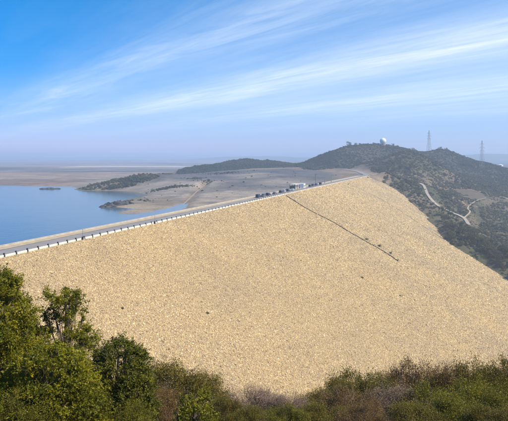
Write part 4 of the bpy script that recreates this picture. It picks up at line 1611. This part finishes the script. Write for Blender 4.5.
def bush_mesh(kind, seed):
    r = np.random.default_rng(seed)
    twiggy = kind in ('grey', 'brown')
    nl = 64
    cen = []
    for k in range(nl):
        a = r.uniform(0, 2 * PI)
        rr = math.sqrt(r.uniform(0, 1)) * 0.86
        top = math.sqrt(max(0.0, 1 - rr ** 2)) * (0.9 + 0.12 * math.sin(2 * a + seed) + 0.08 * math.sin(5 * a + 2 * seed))
        cen.append((rr * math.cos(a), rr * math.sin(a), top * r.uniform(0.35, 1.0) ** 0.6 * r.uniform(0.85, 1.0)))
    for k in range(26):
        a = r.uniform(0, 2 * PI)
        rr = r.uniform(0.45, 0.92)
        cen.append((rr * math.cos(a), rr * math.sin(a), r.uniform(0.08, 0.4)))
    nl = len(cen)
    cen = np.array(cen)
    per = {'olive': 9500, 'green': 9500, 'brown': 8000, 'grey': 4500}[kind]
    V, Fq, l4 = spray_cloud(r, cen, r.uniform(0.12, 0.27, nl), per / 9500 * 62, 12, {'olive': 0.036, 'green': 0.038, 'brown': 0.032, 'grey': 0.028}[kind], 0.4, 0.3, 0.2)
    fol = mesh_np('foliage', V, Fq, {'lv': l4})
    fol.materials.append(M['leaf_' + kind])
    mb = MB()
    ns = {'olive': 60, 'green': 60, 'brown': 120, 'grey': 420}[kind]
    for k in range(ns):
        c_ = cen[k % nl] + r.normal(0, 0.13, 3)
        c_[2] = max(c_[2], 0.1) * r.uniform(0.8, 1.02)
        st_ = np.array((c_[0] * 0.25 * r.uniform(0, 1), c_[1] * 0.25 * r.uniform(0, 1), -0.25))
        mid = st_ * 0.4 + c_ * 0.6 + r.normal(0, 0.05, 3)
        rad = 0.006 if twiggy else 0.008
        mb.tube([st_, mid, c_], [rad * 1.6, rad, rad * 0.4], 3, False)
        if twiggy:
            for _ in range(3):
                mb.tube([mid * 0.5 + c_ * 0.5, c_ + r.normal(0, 0.09, 3)], [rad * 0.7, rad * 0.3], 3, False)
    stems = mb.mesh('stems')
    stems.materials.append(M['twig' if twiggy else 'bark'])
    return fol, stems


BM = {k: [bush_mesh(k, 600 + 10 * i + j) for j in range(2)] for i, k in enumerate(('olive', 'green', 'brown', 'grey'))}
CNAME = {'olive': 'olive green', 'green': 'bright green', 'brown': 'dry brown', 'grey': 'bare purple grey'}
# (px centre, py top, distance, width px, kind, label)
BUSH = [(168, 362, 23, 70, 'olive', 'olive green bush against the stones right of the round tree'),
        (200, 374, 24, 60, 'olive', 'low olive bush sloping down to the right onto the stones'),
        (148, 378, 20, 46, 'brown', 'dry brown bush beside the round dark green tree'),
        (168, 392, 17.5, 50, 'brown', 'dry rusty brown bush left of the young green tree'),
        (252, 387, 22, 62, 'grey', 'bare purple grey bush right of the young green tree'),
        (284, 393, 21, 50, 'grey', 'smaller bare grey bush at the lowest dip of the bush line'),
        (222, 396, 18, 40, 'olive', 'small olive bush at the foot of the bare purple bush'),
        (318, 390, 23, 44, 'olive', 'small olive bush at the start of the right hand mound'),
        (342, 379, 24, 50, 'olive', 'olive bush just left of the large olive mound'),
        (368, 369, 25, 74, 'olive', 'large olive green bush topping the right hand mound'),
        (402, 363, 26, 56, 'brown', 'dark brown bush on the crest of the right hand mound'),
        (436, 359, 26, 56, 'brown', 'brown bush with a few bare twigs near the right'),
        (468, 361, 26, 56, 'olive', 'olive bush second from the right edge on the bush line'),
        (503, 358, 26, 60, 'olive', 'olive bush at the right edge on the bush line'),
        (352, 390, 20, 70, 'brown', 'wide rust brown bush in the lower part of the mound'),
        (402, 381, 21, 66, 'grey', 'bare grey bush in front of the dark brown bush'),
        (436, 384, 20.5, 62, 'green', 'green bush in the middle of the right hand mound'),
        (476, 378, 21.5, 66, 'green', 'wide green bush below the olive bushes at right'),
        (512, 384, 20, 60, 'green', 'green bush at the lower right edge'),
        (462, 398, 17.5, 64, 'green', 'front green bush near the lower right corner'),
        (412, 402, 17, 60, 'olive', 'front olive bush at the bottom under the bare grey bush'),
        (500, 405, 16.5, 54, 'olive', 'front olive bush in the lower right corner'),
        (364, 406, 16.5, 54, 'brown', 'front dry brown bush at the bottom of the mound'),
        (322, 403, 18, 50, 'olive', 'front olive bush at the bottom right of centre'),
        (284, 407, 17, 48, 'green', 'front green bush at the bottom centre'),
        (248, 408, 16.5, 44, 'olive', 'front olive bush at the bottom beside the young tree'),
        (130, 404, 15, 50, 'green', 'front green bush under the round dark green tree'),
        (92, 392, 15.5, 50, 'green', 'green bush between the two trees at lower left'),
        (22, 392, 13, 60, 'green', 'green bush in the lower left corner below the tall tree'),
        (140, 352, 24, 40, 'olive', 'olive bush half hidden behind the round dark green tree')]
OUT = 'low bush continuing the bush line past the right edge'
BUSH += [(540, 362, 25.5, 62, 'olive', OUT), (575, 366, 25, 62, 'brown', OUT), (552, 388, 20, 60, 'green', OUT), (610, 372, 24, 64, 'olive', OUT), (596, 394, 20, 60, 'grey', OUT)]
for k, (px, py, t, wpx, kind, lab) in enumerate(BUSH):
    x = (px - CX) / F * t
    zb = gz(x, t)
    h = max(0.75, 0.98 * (CAM_Z - (py - HY) / F * t - zb))
    w_ = wpx / F * t / 2 * 1.22
    tt = thing('bush', lab, 'bush', (x, t, zb), k * 2.1, 'bushes of the foreground bush line')
    tt.scale = (w_, w_, h)
    fol, stems = BM[kind][k % 2]
    link('foliage', fol, None, tt)
    link('stems', stems, None, tt)

# grass and small weeds on the near slope
gp = []
for k in range(4):
    r = np.random.default_rng(700 + k)
    V, Fq, lv = [], [], []
    for b_ in range(34):
        a, ln = r.uniform(0, 6.28), r.uniform(0.22, 0.6)
        o_ = r.normal(0, 0.07, 2)
        lean = r.uniform(0.1, 0.5)
        d = np.array((math.cos(a), math.sin(a)))
        sd = np.array((-d[1], d[0])) * 0.008
        p0, p1, p2 = o_, o_ + d * lean * ln * 0.4, o_ + d * lean * ln
        i0 = len(V)
        V += [(*(p0 - sd), -0.03), (*(p0 + sd), -0.03), (*(p1 + sd * 0.8), ln * 0.6), (*(p1 - sd * 0.8), ln * 0.6), (*(p2 + sd * 0.15), ln), (*(p2 - sd * 0.15), ln)]
        Fq += [(i0, i0 + 1, i0 + 2, i0 + 3), (i0 + 3, i0 + 2, i0 + 4, i0 + 5)]
        lv += [r.uniform(0, 1)] * 6
    gp.append((np.array(V), np.array(Fq), np.array(lv)))
n = 15000
P = np.stack([RNG.uniform(-26, 26, n), RNG.uniform(9, 33, n)], 1)
P = P[np.abs(P[:, 0] / P[:, 1]) < 0.95]
n = len(P)
z = ground(P[:, 0], P[:, 1])
tint = np.clip(0.5 + 0.9 * fbm(P[:, 0], P[:, 1], 4, 3, 83) + RNG.normal(0, 0.15, n), 0, 1)
o = scatter('grass', gp, np.stack([P[:, 0], P[:, 1], z], 1), np.stack([np.zeros(n), np.zeros(n), RNG.uniform(0, 6.28, n)], 1), RNG.uniform(0.35, 0.85, (n, 1)) * np.ones((1, 3)), RNG.integers(0, 4, n), tint, M['grass'])
tag(o, 'dry yellow and green grass between the foreground bushes', 'grass', kind='stuff')

# ------------------------------------------------------------------ the hazy air
if HAZE_DENSITY > 0:
    zlo = float(Z.min()) - 1.0
    zlo = min(zlo, CREST - 131.5)
    zhi = max(float(Z.max()), 118.0) + 4.0
    mb = MB()
    mb.box(-13500, 13500, -6500, 13000, zlo, zhi)
    t = NT('hazy_air')
    pv = t.node('ShaderNodeVolumePrincipled')
    pv.inputs['Color'].default_value = (0.64, 0.785, 1.0, 1)
    pv.inputs['Density'].default_value = HAZE_DENSITY
    pv.inputs['Anisotropy'].default_value = 0.2
    t.l.new(pv.outputs[0], t.out.inputs['Volume'])
    hz = mb.build('haze', t.m)
    tag(hz, 'pale blue haze in the air over lake and hills', 'haze', kind='stuff')
